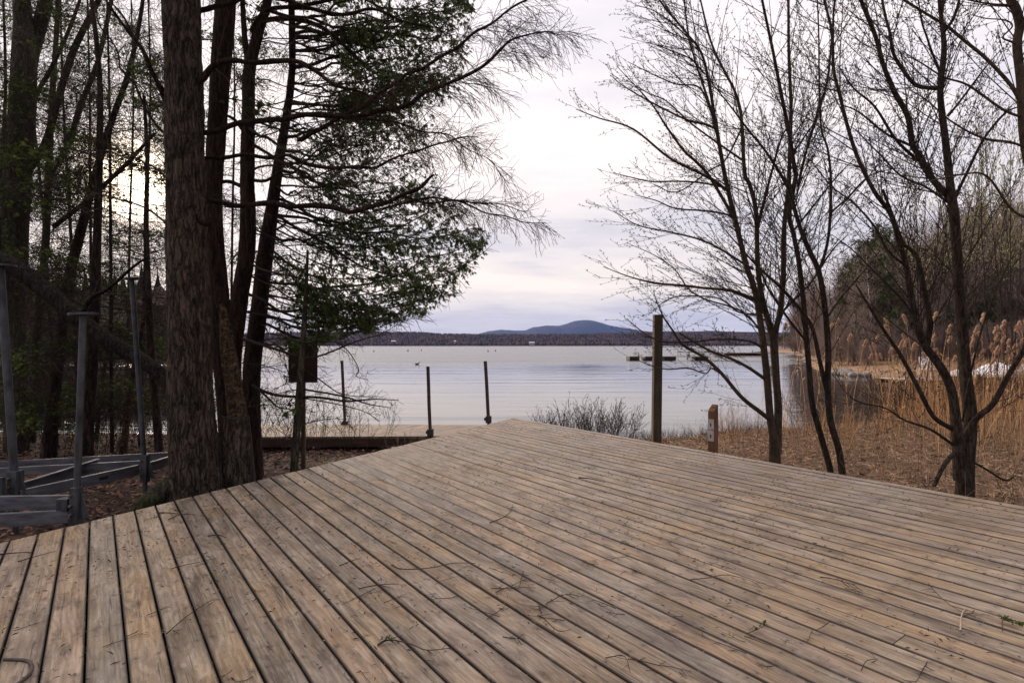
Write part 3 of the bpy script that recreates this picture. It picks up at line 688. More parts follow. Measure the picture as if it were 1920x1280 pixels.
# ---------------------------------------------------------------- galvanised lift frames at the left
def liftpole(o, utop, vtop, ub, vb, Y, wp, platew):
    a = W(ub, vb, Y); b = W(utop, vtop, Y); r_ = px(wp, Y)/2; T = Tubes()
    T.add([a.lerp(b, q/8) for q in range(9)], [r_]*9, 20); T.build('pole', M['galv'], o)
    V, Fc = [], []; n = 24; base = []
    pw = px(platew, Y)/2
    for zz in (b.z-.012, b.z+.006):
        for i in range(n): an = i/n*2*math.pi; V.append((b.x+pw*math.cos(an), b.y+pw*math.sin(an), zz+.02*math.cos(an)*.3))
    Fq_ = [(i, (i+1) % n, n+(i+1) % n, n+i) for i in range(n)]
    V.append((b.x, b.y, b.z+.006)); V.append((b.x, b.y, b.z-.012)); F3 = [(n+i, n+(i+1) % n, 2*n) for i in range(n)]+[((i+1) % n, i, 2*n+1) for i in range(n)]
    mesh_np('foot_plate', V, [np.array(Fq_), np.array(F3)], M['galv'], o, False)
    # sleeve bracket with a gusset and bolts
    V, Fc = [], []; h_ = .19; d_ = r_*1.35
    box(V, Fc, (a.x-d_, a.y-d_, a.z-.10), (a.x+d_, a.y+d_, a.z+h_)); b0 = len(V)
    V += [(a.x+d_, a.y-.003, a.z+h_), (a.x+d_, a.y+.003, a.z+h_), (a.x+d_+.075, a.y-.003, a.z-.06), (a.x+d_+.075, a.y+.003, a.z-.06), (a.x+d_, a.y-.003, a.z-.06), (a.x+d_, a.y+.003, a.z-.06)]
    Fc += [(b0, b0+1, b0+3, b0+2), (b0, b0+4, b0+5, b0+1), (b0+4, b0+2, b0+3, b0+5), (b0, b0+2, b0+4), (b0+1, b0+5, b0+3)]
    flatmesh('bracket', V, Fc, M['galv'], o, .003)
    for zz in (-.02, .05, .13):
        T = Tubes(); T.add([(a.x-.02, a.y-d_-.018, a.z+zz), (a.x-.02, a.y-d_+.004, a.z+zz)], [.011, .011], 6); T.add([(a.x-.02, a.y-d_-.019, a.z+zz), (a.x-.02, a.y-d_-.018, a.z+zz)], [.001, .011], 6); T.build('bolt', M['alu'], o)
    return a, b
def channel(o, p, q, h_, d_, name='rail'):
    """aluminium channel: web plus two flanges"""
    V, Fc = [], []; p = Vector(p); q = Vector(q); t_ = (q-p).normalized(); s_ = t_.cross(Vector((0, 0, 1))).normalized()
    beam(V, Fc, p, q, .006, h_)
    for zz in (h_/2+.003, -h_/2-.003):
        beam(V, Fc, p-s_*d_/2*.9+Vector((0, 0, zz)), q-s_*d_/2*.9+Vector((0, 0, zz)), d_, .006)
    return flatmesh(name, V, Fc, M['alu'], o)
g1_ = W(28, 925, 5.05); o1 = thing('boat_lift', (g1_.x, g1_.y, -.3), 'grey metal lift frame with two tall poles, behind the nearer frame', 'boat lift')
aA, _ = liftpole(o1, 0, 498, 29, 922, 5.05, 13.5, 50); aC, _ = liftpole(o1, 247, 522, 272, 886, 6.05, 9, 26)
channel(o1, (aA.x+.06, aA.y-.02, .005), (aC.x-.05, aC.y-.02, .02), .092, .04)
channel(o1, (aA.x-1.2, aA.y+.55, .06), (aC.x-.05, aC.y+.12, .05), .07, .035)
channel(o1, (aA.x-1.2, aA.y+.95, .06), (aC.x+.0, aC.y+.62, .05), .07, .035)
channel(o1, (aC.x, aC.y+.0, .03), (aC.x+.02, aC.y+.75, .03), .08, .04, 'cross_rail')
channel(o1, (aA.x-.08, aA.y+1.1, .05), (aA.x-.08, aA.y+.0, .02), .12, .045, 'cross_rail')
V, Fc = [], []; a = W(-30, 905, 4.95); box(V, Fc, (a.x, 4.9, -.1), (a.x+.20, 4.94, .20)); flatmesh('clamp_plate', V, Fc, M['galv'], o1, .003)
V, Fc = [], []
m0 = Vector((aA.x+.06, aA.y-.02, .005)).lerp(Vector((aC.x-.05, aC.y-.02, .02)), .62); m1 = Vector((aA.x+.06, aA.y-.02, .005)).lerp(Vector((aC.x-.05, aC.y-.02, .02)), .70)
s_ = (m1-m0).normalized().cross(Vector((0, 0, 1))); beam(V, Fc, m0+s_*.006, m1+s_*.006, .004, .03); flatmesh('sticker', V, Fc, M['black'], o1)
for a in (aA, aC):
    T = Tubes(); T.add([(a.x, a.y, a.z-.05), (a.x, a.y, -.75)], [.024, .024], 10); T.build('foot', M['galv'], o1)
g2_ = W(143, 968, 4.42); o2 = thing('boat_lift', (g2_.x, g2_.y, -.3), 'grey metal lift frame nearest the deck, one pole with a disc on top', 'boat lift')
aB, _ = liftpole(o2, 156, 588, 143, 958, 4.5, 11.5, 48)
channel(o2, (aB.x-2.2, aB.y-.42, -.035), (aB.x-.05, aB.y-.02, -.01), .09, .04)
channel(o2, (aB.x-1.9, aB.y+.02, .06), (aB.x-.05, aB.y+.12, .065), .10, .045)
channel(o2, (aB.x-.55, aB.y-.10, -.01), (aB.x-1.0, aB.y+.05, .03), .06, .03, 'cross_rail')
T = Tubes(); T.add([(aB.x, aB.y, aB.z-.05), (aB.x, aB.y, -.7)], [.03, .03], 10); T.build('foot', M['galv'], o2)
V, Fc = [], []; box(V, Fc, (aB.x-.14, aB.y-.03, .03), (aB.x-.05, aB.y+.05, .13)); flatmesh('clamp_plate', V, Fc, M['galv'], o2, .004)
T = Tubes(); cp = crom([(aA.x+.12, aA.y-.04, .05), (aA.x+.3, aA.y-.12, -.04), (aA.x+.5, aA.y-.2, -.07), (aA.x+.75, aA.y-.3, -.06)], 5); T.add(cp, [.006]*len(cp), 6)
cb = T.build('cable', M['black'], None); tag(cb, 'thin dark cable sagging between the two metal lift frames', 'cable')
T = Tubes(); cp = crom([(-2.16, 2.42, .006), (-2.06, 2.41, .007), (-1.99, 2.36, .008), (-1.95, 2.28, .008), (-1.96, 2.18, .008), (-2.03, 2.02, .007)], 6); T.add(cp, [.0065]*len(cp), 8)
cb = T.build('rubber_hose', M['pipe'], None); tag(cb, 'dark rubber hose end curling onto the deck at its bottom left corner', 'hose')
# ---------------------------------------------------------------- plant machinery
rt = random.Random(11)
def rv(r=rt): return Vector((r.gauss(0, 1), r.gauss(0, 1), r.gauss(0, 1))).normalized()
def branch_pts(p, d, L, n, wander, bias, r=rt):
    pts = [p]; d = d.normalized(); st = L/(n-1)
    for i in range(n-1):
        d = (d+rv(r)*wander+bias*(1.0/(n-1))).normalized(); p = p+d*st; pts.append(p)
    return pts
def taper(r0, r1, n): return [r0+(r1-r0)*i/(n-1) for i in range(n)]
def spawn(T, pts, r0, r1, lev, spec, r=rt, tips=None, frac0=.12):
    """side shoots along pts; spec is a list of dicts, one for each level"""
    if lev >= len(spec): return
    s = spec[lev]; n = len(pts); Ltot = sum((pts[i+1]-pts[i]).length for i in range(n-1))
    cnt = max(1, int(Ltot*s['per_m']*r.uniform(.8, 1.2))) if 'per_m' in s else s['cnt']
    side = r.choice((-1, 1)); axis0 = rv(r)
    for i in range(cnt):
        f = frac0+(1-frac0)*(i+r.random())/cnt; q = f*(n-1); k = min(n-2, int(q)); p = pts[k].lerp(pts[k+1], q-k)
        t_ = (pts[k+1]-pts[k]).normalized(); a = t_.cross(axis0).normalized()
        ang = r.choice((0, math.pi))+r.gauss(0, s.get('spread', .9)); b = t_.cross(a)
        nrm_ = a*math.cos(ang)+b*math.sin(ang)
        an = s['angle']+r.gauss(0, .15); d = t_*math.cos(an)+nrm_*math.sin(an)+s.get('pull', Vector((0, 0, 0)))
        L = s['len']*(1-.55*f if s.get('tip', 1) else 1)*r.uniform(.5, 1.25)
        L = min(L, Ltot*.9)
        m = s['n']; bp = branch_pts(p, d, L, m, s['wander'], s['bias'], r)
        ra = max(s['rmin'], min((r0+(r1-r0)*f)*.7, s['r'])); rb = s.get('rtip', s['rmin'])
        T.add(bp, taper(ra, rb, m), s.get('k', 3))
        if tips is not None and s.get('tips'): tips.append(bp)
        spawn(T, bp, ra, rb, lev+1, spec, r, tips, .1)
def vlist(a): return [Vector(x) for x in a]
UPZ = Vector((0, 0, 1))
def buds(T, tips, per=3, L=.016, rb=.0045, r=rt):
    for bp in tips:
        for i in range(per):
            k = r.randrange(1, len(bp)); p = bp[k-1].lerp(bp[k], r.random()); d = ((bp[k]-bp[k-1]).normalized()+rv(r)*.7).normalized()
            T.add([p, p+d*L*.5, p+d*L], [.002, rb, .001], 3)
def fans(cent, dirs, size, nb=6, wid=.22, spread=1.0, rng=RNG, droop=0.0, flat=None):
    """leaf sprays: nb narrow pointed blades fanning from each centre in one plane -> verts, tris, attr"""
    c = np.asarray(cent, float); d = np.asarray(dirs, float); N_ = len(c)
    d = d/(np.linalg.norm(d, axis=1, keepdims=True)+1e-9); q = rng.normal(size=(N_, 3))
    if flat is not None: q[:, 2] *= flat
    p = q-(q*d).sum(1, keepdims=True)*d; p /= np.linalg.norm(p, axis=1, keepdims=True)+1e-9
    ang = np.linspace(-spread, spread, nb)[None, :]+rng.normal(0, .18, (N_, nb))
    L = size[:, None]*rng.uniform(.6, 1.15, (N_, nb))*(1-.35*np.abs(np.linspace(-1, 1, nb)))[None, :]
    base = c[:, None, :]+d[:, None, :]*(np.linspace(0, .5, nb)*1.0)[None, rng.permutation(nb), None]*size[:, None, None]
    ax = d[:, None, :]*np.cos(ang)[..., None]+p[:, None, :]*np.sin(ang)[..., None]; ax[..., 2] -= droop
    sd = -d[:, None, :]*np.sin(ang)[..., None]+p[:, None, :]*np.cos(ang)[..., None]
    tip_ = base+ax*L[..., None]; mid = base+ax*(L*.45)[..., None]
    V = np.stack([base, mid+sd*(L*wid)[..., None], tip_, mid-sd*(L*wid)[..., None]], 2).reshape(-1, 3)
    i = np.arange(N_*nb)[:, None]*4; Fq_ = np.concatenate([i, i+1, i+2, i+3], 1)
    return V, Fq_, np.repeat(rng.random(N_), nb*4)
def fanmesh(name, cent, dirs, size, mat, parent=None, **kw):
    V, Fq_, A_ = fans(cent, dirs, size, **kw); return mesh_np(name, V, [Fq_], mat, parent, False, A_)

# ---------------------------------------------------------------- fine trunk with real bark relief
def trunk_mesh(name, pl, ws, Y0, Y1, mat, parent, k=56, step=.03, relief=.012, fs=9.0, flare=None, n=6, twist=.3):
    S, r_ = limb(pl, ws, Y0, Y1, n); seg = np.r_[0, np.cumsum(np.linalg.norm(np.diff(S, axis=0), axis=1))]
    m = int(seg[-1]/step)+2; s = np.linspace(0, seg[-1], m)
    P = np.stack([np.interp(s, seg, S[:, i]) for i in range(3)], -1); rr = np.interp(s, seg, r_)
    T_ = np.gradient(P, axis=0); T_ /= np.linalg.norm(T_, axis=1, keepdims=True)
    A_ = np.cross(T_, [[0, 1., 0]]); A_ /= np.linalg.norm(A_, axis=1, keepdims=True); B_ = np.cross(T_, A_)
    th_ = np.linspace(0, 2*math.pi, k, endpoint=False); D = np.zeros((m, k))
    for i in range(m):
        for j in range(k):
            a = th_[j]+twist*s[i]*.15; R0 = rr[i]
            v = (math.cos(a)*R0*fs*1.6, math.sin(a)*R0*fs*1.6, s[i]*fs*.28)
            n_ = noise.noise(v)+.5*noise.noise((v[0]*2.3, v[1]*2.3, v[2]*2.6))
            D[i, j] = relief*(1-abs(n_)*2.2)+relief*1.6*noise.noise((math.cos(a)*1.5, math.sin(a)*1.5, s[i]*1.2))
            if flare: D[i, j] += flare*math.exp(-s[i]/.32)*(.35+.65*max(0, math.cos(3*a+.6))**1.2)
    V = P[:, None, :]+(rr[:, None]+D)[..., None]*(np.cos(th_)[None, :, None]*A_[:, None, :]+np.sin(th_)[None, :, None]*B_[:, None, :])
    I = np.arange(m-1)[:, None]*k; j = np.arange(k)[None, :]; j2 = (j+1) % k
    q = np.stack([I+j, I+j2, I+j2+k, I+j+k], -1).reshape(-1, 4)
    return mesh_np(name, V.reshape(-1, 3), [q], mat, parent, True, np.full(m*k, .5))
def topout(T, pts, r, k, L, rr_):
    '''carry a stem that leaves the picture on to a tapering tip'''
    e = branch_pts(pts[-1], (pts[-1]-pts[-2]).normalized()+UPZ*.25, L, 9, .06, Vector((0, 0, .2)), rr_); T.add(e, taper(r, .003, 9), k); return e
def stem(T, pl, ws, Y0, Y1=None, k=9, n=5, wob=0.0):
    S, r_ = limb(pl, ws, Y0, Y1, n)
    if wob:
        for i in range(1, len(S)):
            S[i] += wob*np.array(noise.noise_vector(Vector(S[i])*3.1)); r_[i] *= 1+.22*noise.noise(Vector(S[i])*7)
    T.add(S, r_, k); return vlist(S), float(r_[0]), float(r_[-1])

DEAD = [dict(per_m=16, angle=1.05, len=.62, n=5, wander=.14, bias=Vector((0, 0, -.12)), r=.005, rmin=.002, k=3),
        dict(per_m=15, angle=.9, len=.22, n=4, wander=.2, bias=Vector((0, 0, -.12)), r=.0024, rmin=.0013, k=3)]
def deadwood(T, pts, r0, hlo, hhi, per, Lb, toward=None, r=rt, spec=DEAD, green=None, gfrac=.0, up=.1):
    """dead or thinly leafed whorl branches of a forest conifer"""
    n = len(pts)
    for i in range(n-1):
        a, b = pts[i], pts[i+1]; L = (b-a).length; c = L*per; c = int(c)+(r.random() < c-int(c))
        for _ in range(c):
            p = a.lerp(b, r.random())
            if not hlo < p.z < hhi: continue
            az = r.uniform(0, 2*math.pi); d = Vector((math.cos(az), math.sin(az), r.uniform(-.15, .35)+up))
            if toward: d += toward*r.random()
            l = Lb*r.uniform(.45, 1.2); bp = branch_pts(p, d, l, 8, .10, Vector((0, 0, -.55)), r)
            ra = r.uniform(.004, .010); T.add(bp, taper(ra, .003, 8), 4)
            spawn(T, bp, ra, .003, 0, spec, r, None, .15)
            if green is not None and r.random() < gfrac:
                for q in range(int(l*60)):
                    f = .25+.75*r.random(); k = min(6, int(f*7)); x = bp[k].lerp(bp[k+1], r.random())
                    green.append((x+Vector((r.gauss(0, .10), r.gauss(0, .10), r.gauss(-.04, .05))), (bp[k+1]-bp[k])+rv(r)*.35*l/7))

def greenery(name, green, mat, parent, smin, smax, nb=7, **kw):
    if not green: return
    c = np.array([tuple(g[0]) for g in green]); d = np.array([tuple(g[1]) for g in green])
    return fanmesh(name, c, d, RNG.uniform(smin, smax, len(c)), mat, parent, nb=nb, **kw)

# ---------------------------------------------------------------- LEFT: the big trunk and its limbs
def broot(u, Y, name, label, cat='tree', group=None):
    p = W(u, VH, Y); return thing(name, (p.x, p.y, gz1(p.x, p.y)), label, cat, group)
HANG = [dict(per_m=11, angle=.85, len=.62, n=7, wander=.07, bias=Vector((.25, 0, -.62)), r=.006, rmin=.0022, k=3, pull=Vector((.35, 0, -.25)), spread=1.2),
        dict(per_m=17, angle=.55, len=.30, n=5, wander=.12, bias=Vector((.05, 0, -.5)), r=.0026, rmin=.0016, k=3),
        dict(per_m=16, angle=.6, len=.07, n=3, wander=.2, bias=Vector((0, 0, -.2)), r=.0016, rmin=.0014, k=3)]
t1 = broot(365, 5.75, 'larch_tree', 'massive straight trunk with furrowed brown bark left of the deck')
trunk_mesh('trunk', [(368, 985), (366, 950), (368, 905), (361, 800), (357, 700), (354, 560), (351, 430), (347, 250), (343, 100), (340, 0), (337, -160), (335, -420), (332, -900), (330, -1500)],
           [112, 98, 86, 78, 73, 69, 66, 64, 61, 60, 56, 50, 34, 8], 5.75, 5.75, M['bark_pine'], t1, k=84, step=.026, relief=.012, fs=11, flare=.055)
T = Tubes(); TT = Tubes()
LL = [  # limbs of the big tree: pixels, widths, depths
    ([(372, 148), (398, 126), (440, 119), (540, 117), (600, 132), (650, 160), (690, 186), (735, 200)], [15, 14, 13, 12, 10, 8, 6, 4], 5.7, 5.4),
    ([(376, 250), (470, 232), (554, 219), (661, 215), (748, 198), (822, 165), (872, 144), (929, 101), (963, 77), (1023, 60), (1050, 66)], [14, 14, 13, 12, 11, 9, 8, 7, 5, 3, 1.5], 5.8, 5.2),
    ([(560, 262), (620, 235), (674, 202), (748, 148), (862, 84), (923, 47), (980, 3), (1012, -40), (1060, -60)], [11, 10, 9, 9, 7, 6, 5, 4, 2], 5.9, 5.5),
    ([(378, 300), (477, 294), (524, 289), (605, 312), (694, 313), (768, 286), (845, 265), (899, 256)], [10, 10, 9, 9, 7, 5, 4, 2], 6.0, 5.6),
    ([(380, 372), (460, 378), (560, 387), (660, 395), (720, 388), (761, 370), (795, 357), (819, 332)], [13, 13, 13, 12, 11, 9, 8, 6], 6.0, 5.6),
    ([(761, 371), (800, 380), (849, 380), (896, 391), (980, 410), (1024, 416)], [6, 5.5, 5, 4, 2.5, 1.2], 5.7, 5.5),
    ([(375, 20), (470, -5), (560, 6), (640, 30), (700, 20), (780, 40), (830, 60)], [12, 11, 9, 8, 7, 5, 3], 5.9, 5.8),
    ([(700, 395), (790, 372), (850, 372), (930, 380), (985, 398)], [5, 5, 4, 3, 1.5], 5.6, 5.4),
    ([(640, 216), (720, 232), (790, 245), (850, 262), (905, 300), (960, 338)], [5, 5, 4, 3, 2, 1.2], 5.6, 5.4),
    ([(309, 188), (282, 124), (235, 50), (198, 0), (150, -60)], [11, 9, 8, 6, 4], 5.7, 5.2),
    ([(308, 170), (262, 94), (235, 40), (200, -10)], [7, 6, 5, 3], 5.7, 5.6),
    ([(310, 250), (255, 168), (225, 110), (188, 40), (175, 0)], [6, 5, 4, 3, 2], 5.7, 5.9),
    ([(312, 420), (270, 395), (215, 372), (150, 350), (90, 342)], [6, 5, 4, 3, 1.5], 5.7, 6.2),
    ([(314, 330), (270, 300), (230, 285), (170, 282), (110, 300)], [5, 4, 3, 2.5, 1.5], 5.7, 6.3),
    ([(390, 420), (378, 412), (372, 400)], [12, 9, 5], 5.62, 5.5)]
for i, (pl, ws, Ya, Yb) in enumerate(LL):
    pts, ra, rb = stem(T, pl, [q*.78 for q in ws], Ya, Yb, 8, 7, .07)
    if i in (1, 2, 5, 7, 8, 3):
        spawn(TT, pts, .007, .003, 0, [dict(HANG[0], per_m=(15 if i in (1, 2) else 12), len=(.75 if i in (1, 2) else .5)), HANG[1], HANG[2]], frac0=(.42 if i in (1, 2, 3) else .15))
        spawn(TT, pts, .007, .003, 0, DEAD, frac0=.1)
    elif i != 14: spawn(TT, pts, .007, .003, 0, [dict(DEAD[0], per_m=9), DEAD[1]])
T.build('limb', M['bark_cedar'], t1); TT.build('twigs', M['twig_red'], t1)
T = Tubes(); rcw = random.Random(91); GC = []  # unseen upper crown, added above the view to shade the near-left deck
for i in range(64):
    z0 = rcw.uniform(5.9, 12.5); az = rcw.uniform(0, 6.28); L = rcw.uniform(2.0, 4.4)*(1-(z0-5.9)/14); bp = branch_pts(Vector((-3.25-.02*z0, 5.75, z0)), Vector((math.cos(az), math.sin(az), .2)), L, 9, .07, Vector((0, 0, -.2)), rcw)
    if bp[-1].y > 5.2 and (bp[-1].z-H)/bp[-1].y*F < 640 and z0 < 8: continue
    T.add(bp, taper(.03, .006, 9), 5)
    for q in range(int(L*42)):
        f = rcw.uniform(.2, 1)*7.99; k = int(f); GC.append((bp[k].lerp(bp[k+1], f-k)+Vector((rcw.gauss(0, .22), rcw.gauss(0, .22), rcw.gauss(-.08, .08))), (bp[k+1]-bp[k])+rv(rcw)*.3))
T.build('limb', M['bark_cedar'], t1); greenery('foliage', GC, M['cedar'], t1, .10, .2, nb=8, wid=.2)
T = Tubes()
for pl, ws in (([(345, 905), (310, 920), (270, 945), (225, 975)], [60, 46, 30, 14]), ([(360, 940), (335, 975), (300, 1010)], [70, 50, 30]), ([(398, 930), (425, 960), (450, 990)], [46, 34, 20])):
    stem(T, pl, ws, 5.75, 5.3, 12, 6)
T.build('root', M['bark_moss'], t1)

def cedar(name, label, pl, ws, Y, extra=(), mat='bark_cedar', k=28, per=3.2, Lb=1.0, gfrac=.15, hlo=.6, hhi=6.5, flare=.03):
    o = broot(pl[0][0], Y, name, label)
    trunk_mesh('trunk', pl, ws, Y, Y, M[mat], o, k=k, step=.05, relief=.006, fs=13, flare=flare)
    T = Tubes(); TT = Tubes(); G = []; S, r_ = limb(pl, ws, Y, Y, 3); pts = vlist(S)
    for e in extra: stem(T, *e)
    deadwood(TT, pts, r_[0], hlo, hhi, per, Lb, green=G, gfrac=gfrac)
    if T.g: T.build('limb', M[mat], o)
    if TT.g: TT.build('twigs', M['twig'], o)
    return o, pts, G
o, _, G = cedar('cedar_tree', 'dark reddish cedar trunk rising close behind the massive trunk', [(446, 960), (440, 860), (432, 760), (420, 650), (408, 520), (400, 400), (406, 250), (416, 100), (424, 0), (432, -150), (440, -380), (446, -1000)], [66, 52, 44, 40, 33, 31, 32, 34, 34, 30, 24, 5], 6.4, per=2.0)
greenery('foliage', G, M['cedar'], o, .05, .09)
# a dead birch-barked snag against it, and the broken stump in front
o = broot(446, 6.2, 'birch_snag', 'peeling yellowish birch stem wedged against the cedar trunk')
trunk_mesh('trunk', [(452, 900), (446, 800), (438, 720), (429, 660), (422, 610), (415, 570)], [36, 33, 29, 25, 18, 7], 6.15, 6.22, M['bark_old'], o, k=24, step=.04, relief=.008, fs=9)
o = broot(448, 5.95, 'broken_stump', 'grey broken stump with a ragged flat top in front of the cedars')
S, r_ = limb([(450, 960), (446, 880), (442, 783)], [66, 58, 48], 6.0, 5.95, 5); kk = 26; m_ = len(S); V = []
for i in range(m_):
    for j in range(kk):
        a = j/kk*2*math.pi; rr_ = r_[i]*(1+.10*noise.noise((math.cos(a)*3, math.sin(a)*3, S[i][2]*1.5))+.05*noise.noise((math.cos(a)*9, math.sin(a)*9, 2)))
        zz = S[i][2]+(.05*noise.noise((math.cos(a)*4, math.sin(a)*4, 7))+.03*rt.random() if i == m_-1 else 0)
        V.append((S[i][0]+rr_*math.cos(a), S[i][1]+rr_*math.sin(a), zz))
V.append((S[-1][0], S[-1][1], S[-1][2]-.06)); Fq_ = [(i*kk+j, i*kk+(j+1) % kk, (i+1)*kk+(j+1) % kk, (i+1)*kk+j) for i in range(m_-1) for j in range(kk)]
F3 = [((m_-1)*kk+j, (m_-1)*kk+(j+1) % kk, m_*kk) for j in range(kk)]
mesh_np('stump_wood', V, [np.array(Fq_), np.array(F3)], M['bark_pine'], o, False)
T = Tubes()
for i in range(9):
    a = i/9*6.28; x = S[0][0]+.15*math.cos(a); y = S[0][1]+.15*math.sin(a); T.add([Vector((x, y, -.2)), Vector((x+.06*math.cos(a), y+.06*math.sin(a), -.5))], [.035, .02], 7)
T.build('root', M['bark_pine'], o)

o3, p3, G3 = cedar('cedar_tree', 'forked slim cedar, second of the three dark stems right of the massive trunk', [(458, 940), (446, 800), (437, 680), (450, 560), (462, 480), (465, 400), (464, 300), (466, 200), (468, 130), (485, 60), (504, -10), (520, -140), (540, -600)], [46, 34, 28, 28, 28, 27, 24, 22, 20, 16, 14, 12, 3], 6.9,
   extra=[([(467, 130), (458, 60), (452, -60)], [12, 10, 8], 6.9, 6.9), ([(470, 60), (500, 20), (560, 12), (620, 0), (700, -20)], [9, 8, 7, 6, 4], 6.9, 6.7), ([(485, 40), (540, 35), (600, 50), (650, 90), (690, 130)], [9, 9, 8, 7, 4], 6.9, 6.6), ([(463, 255), (440, 225), (420, 215)], [7, 6, 4], 6.9, 6.8), ([(455, 350), (425, 340), (395, 352)], [8, 7, 6], 6.9, 6.9)], per=2.4)
o4, p4, G4 = cedar('cedar_tree', 'leaning cedar with heavy dark foliage reaching over the water', [(472, 900), (470, 780), (474, 680), (488, 560), (500, 460), (512, 380), (525, 290), (540, 200), (548, 120), (546, 0), (540, -140), (536, -420)], [38, 33, 30, 28, 27, 22, 17, 14, 11, 10, 8, 3], 7.3, per=2.0)

# the dark crown: boughs reaching right from the two cedars, sprays thick at their ends
def ub(v): return float(np.interp(v, [-260, -150, 0, 60, 150, 200, 260, 300, 330, 380, 420, 470, 540, 590, 620, 650], [880, 900, 884, 888, 858, 826, 798, 790, 812, 855, 902, 912, 862, 790, 690, 560]))
BR = Tubes(); FO = []; rc = random.Random(23)
SUB = [dict(per_m=12, angle=.8, len=.55, n=6, wander=.12, bias=Vector((0, 0, -.25)), r=.006, rmin=.0028, k=3, tips=True, spread=1.3),
       dict(per_m=11, angle=.75, len=.22, n=4, wander=.15, bias=Vector((0, 0, -.2)), r=.003, rmin=.002, k=3, tips=True)]
rows = list(np.arange(-240, 380, 6.6))+list(np.arange(380, 640, 7.4))
for i, v1 in enumerate(rows):
    v1 = v1+rc.uniform(-22, 22); u1 = ub(v1)-rc.uniform(0, 26) if rc.random() < .62 else rc.uniform(600, ub(v1)-20)
    src = p4 if rc.random() < .75 else p3; Y1 = rc.uniform(5.6, 9.0)
    v0 = v1+rc.uniform(-110, 95)-40*(v1 > 500)+(30 if v1 < 300 else 0)
    u0 = np.interp(v0, [-140, 120, 290, 460, 680], [541, 548, 525, 500, 474]); Y0 = 7.3
    if src is p3: u0 = np.interp(v0, [-140, 130, 400, 560, 680], [518, 467, 465, 450, 437]); Y0 = 6.9
    a = W(u0, v0, Y0); b = W(u1, v1, Y1); sag = rc.uniform(.03, .16)*(b-a).length*(1 if v1 > 250 else .5)
    P = []
    for q in range(11):
        f = q/10; p = a.lerp(b, f); p.z -= sag*math.sin(math.pi*f); p += rv(rc)*.045*(f > 0); P.append(p)
    P = vlist(crom([tuple(p) for p in P], 2)); BR.add(P, taper(rc.choice((.008, .011, .014, .022)), .003, len(P)), 6)
    tips = []; s0 = dict(SUB[0], len=.34+.16*rc.random()); spawn(BR, P, .008, .003, 0, [s0, SUB[1]], rc, tips, .22)
    for bp in tips:
        e = bp[-1]; dc = W(960, VH, 1)
        uu = 960+F*e.x/e.y; vv = VH-F*(e.z-H)/e.y
        dens = 1 if vv > 500 else np.clip((uu-540)/170, .22, 1)
        if vv < 300: dens = np.clip((uu-520)/200, .3, 1)
        if uu > ub(vv)+12: continue
        # gaps where the sky shows: whole clumps missing
        if noise.noise((e.x*2.3, e.y*1.3, e.z*2.3)) < -.22+.08*(vv < 520): dens *= .15
        for q in range(1, len(bp)):
            if rc.random() < dens*.95:
                FO.append((bp[q-1].lerp(bp[q], rc.random()), (bp[q]-bp[q-1])*1.0+Vector((rc.gauss(0, .02), rc.gauss(0, .02), -.02))))
BR.build('bough', M['twig'], o4)
FO += G4; FO = FO+[(g[0]+rv(rc)*.035, g[1]+rv(rc)*.02) for g in FO if rc.random() < .45]; greenery('foliage', FO, M['cedar'], o4, .024, .056, nb=9, wid=.13, spread=.95, droop=.18)
greenery('foliage', G3, M['cedar'], o3, .05, .09)
print('cedar sprays', len(FO))

# small tree in front of the sign, with long low twigs over the water
o = broot(551, 6.55, 'cedar_sapling', 'slim young trunk right in front of the dark notice board')
T = Tubes(); TT = Tubes(); pts, _, _ = stem(T, [(549, 920), (552, 870), (557, 800), (562, 720), (568, 640), (573, 560), (577, 470)], [15, 14.5, 14, 12, 10, 8, 4], 6.55, 6.55, 12)
for pl, ws in (([(472, 722), (500, 735), (530, 742), (600, 745), (650, 752), (700, 748), (748, 750)], [6, 6, 5.5, 5, 4, 2.6, 1.2]), ([(560, 728), (640, 742), (690, 757), (732, 764)], [4, 3.5, 2.5, 1.2]), ([(478, 724), (505, 748), (520, 762), (548, 768)], [4.5, 4, 3, 2]),
               ([(566, 690), (600, 712), (640, 738), (700, 745)], [3, 2.6, 2, 1]), ([(560, 745), (620, 755), (680, 770), (712, 790)], [2.6, 2.2, 1.6, 1]), ([(568, 650), (620, 640), (650, 655), (672, 690), (668, 705), (690, 712)], [2.6, 2.4, 2, 1.6, 1.4, 1])):
    p_, _, _ = stem(T, pl, ws, 6.7, 6.4, 5); spawn(TT, p_, .004, .002, 0, [dict(DEAD[0], per_m=16, len=.34, bias=Vector((.2, 0, -.1))), dict(DEAD[1], len=.14)])
G = []; deadwood(TT, pts, .02, .2, 1.9, 5, .55, green=G, gfrac=.25)
T.build('trunk', M['bark_moss'], o); TT.build('twigs', M['twig'], o)
greenery('foliage', G, M['cedar'], o, .05, .085)

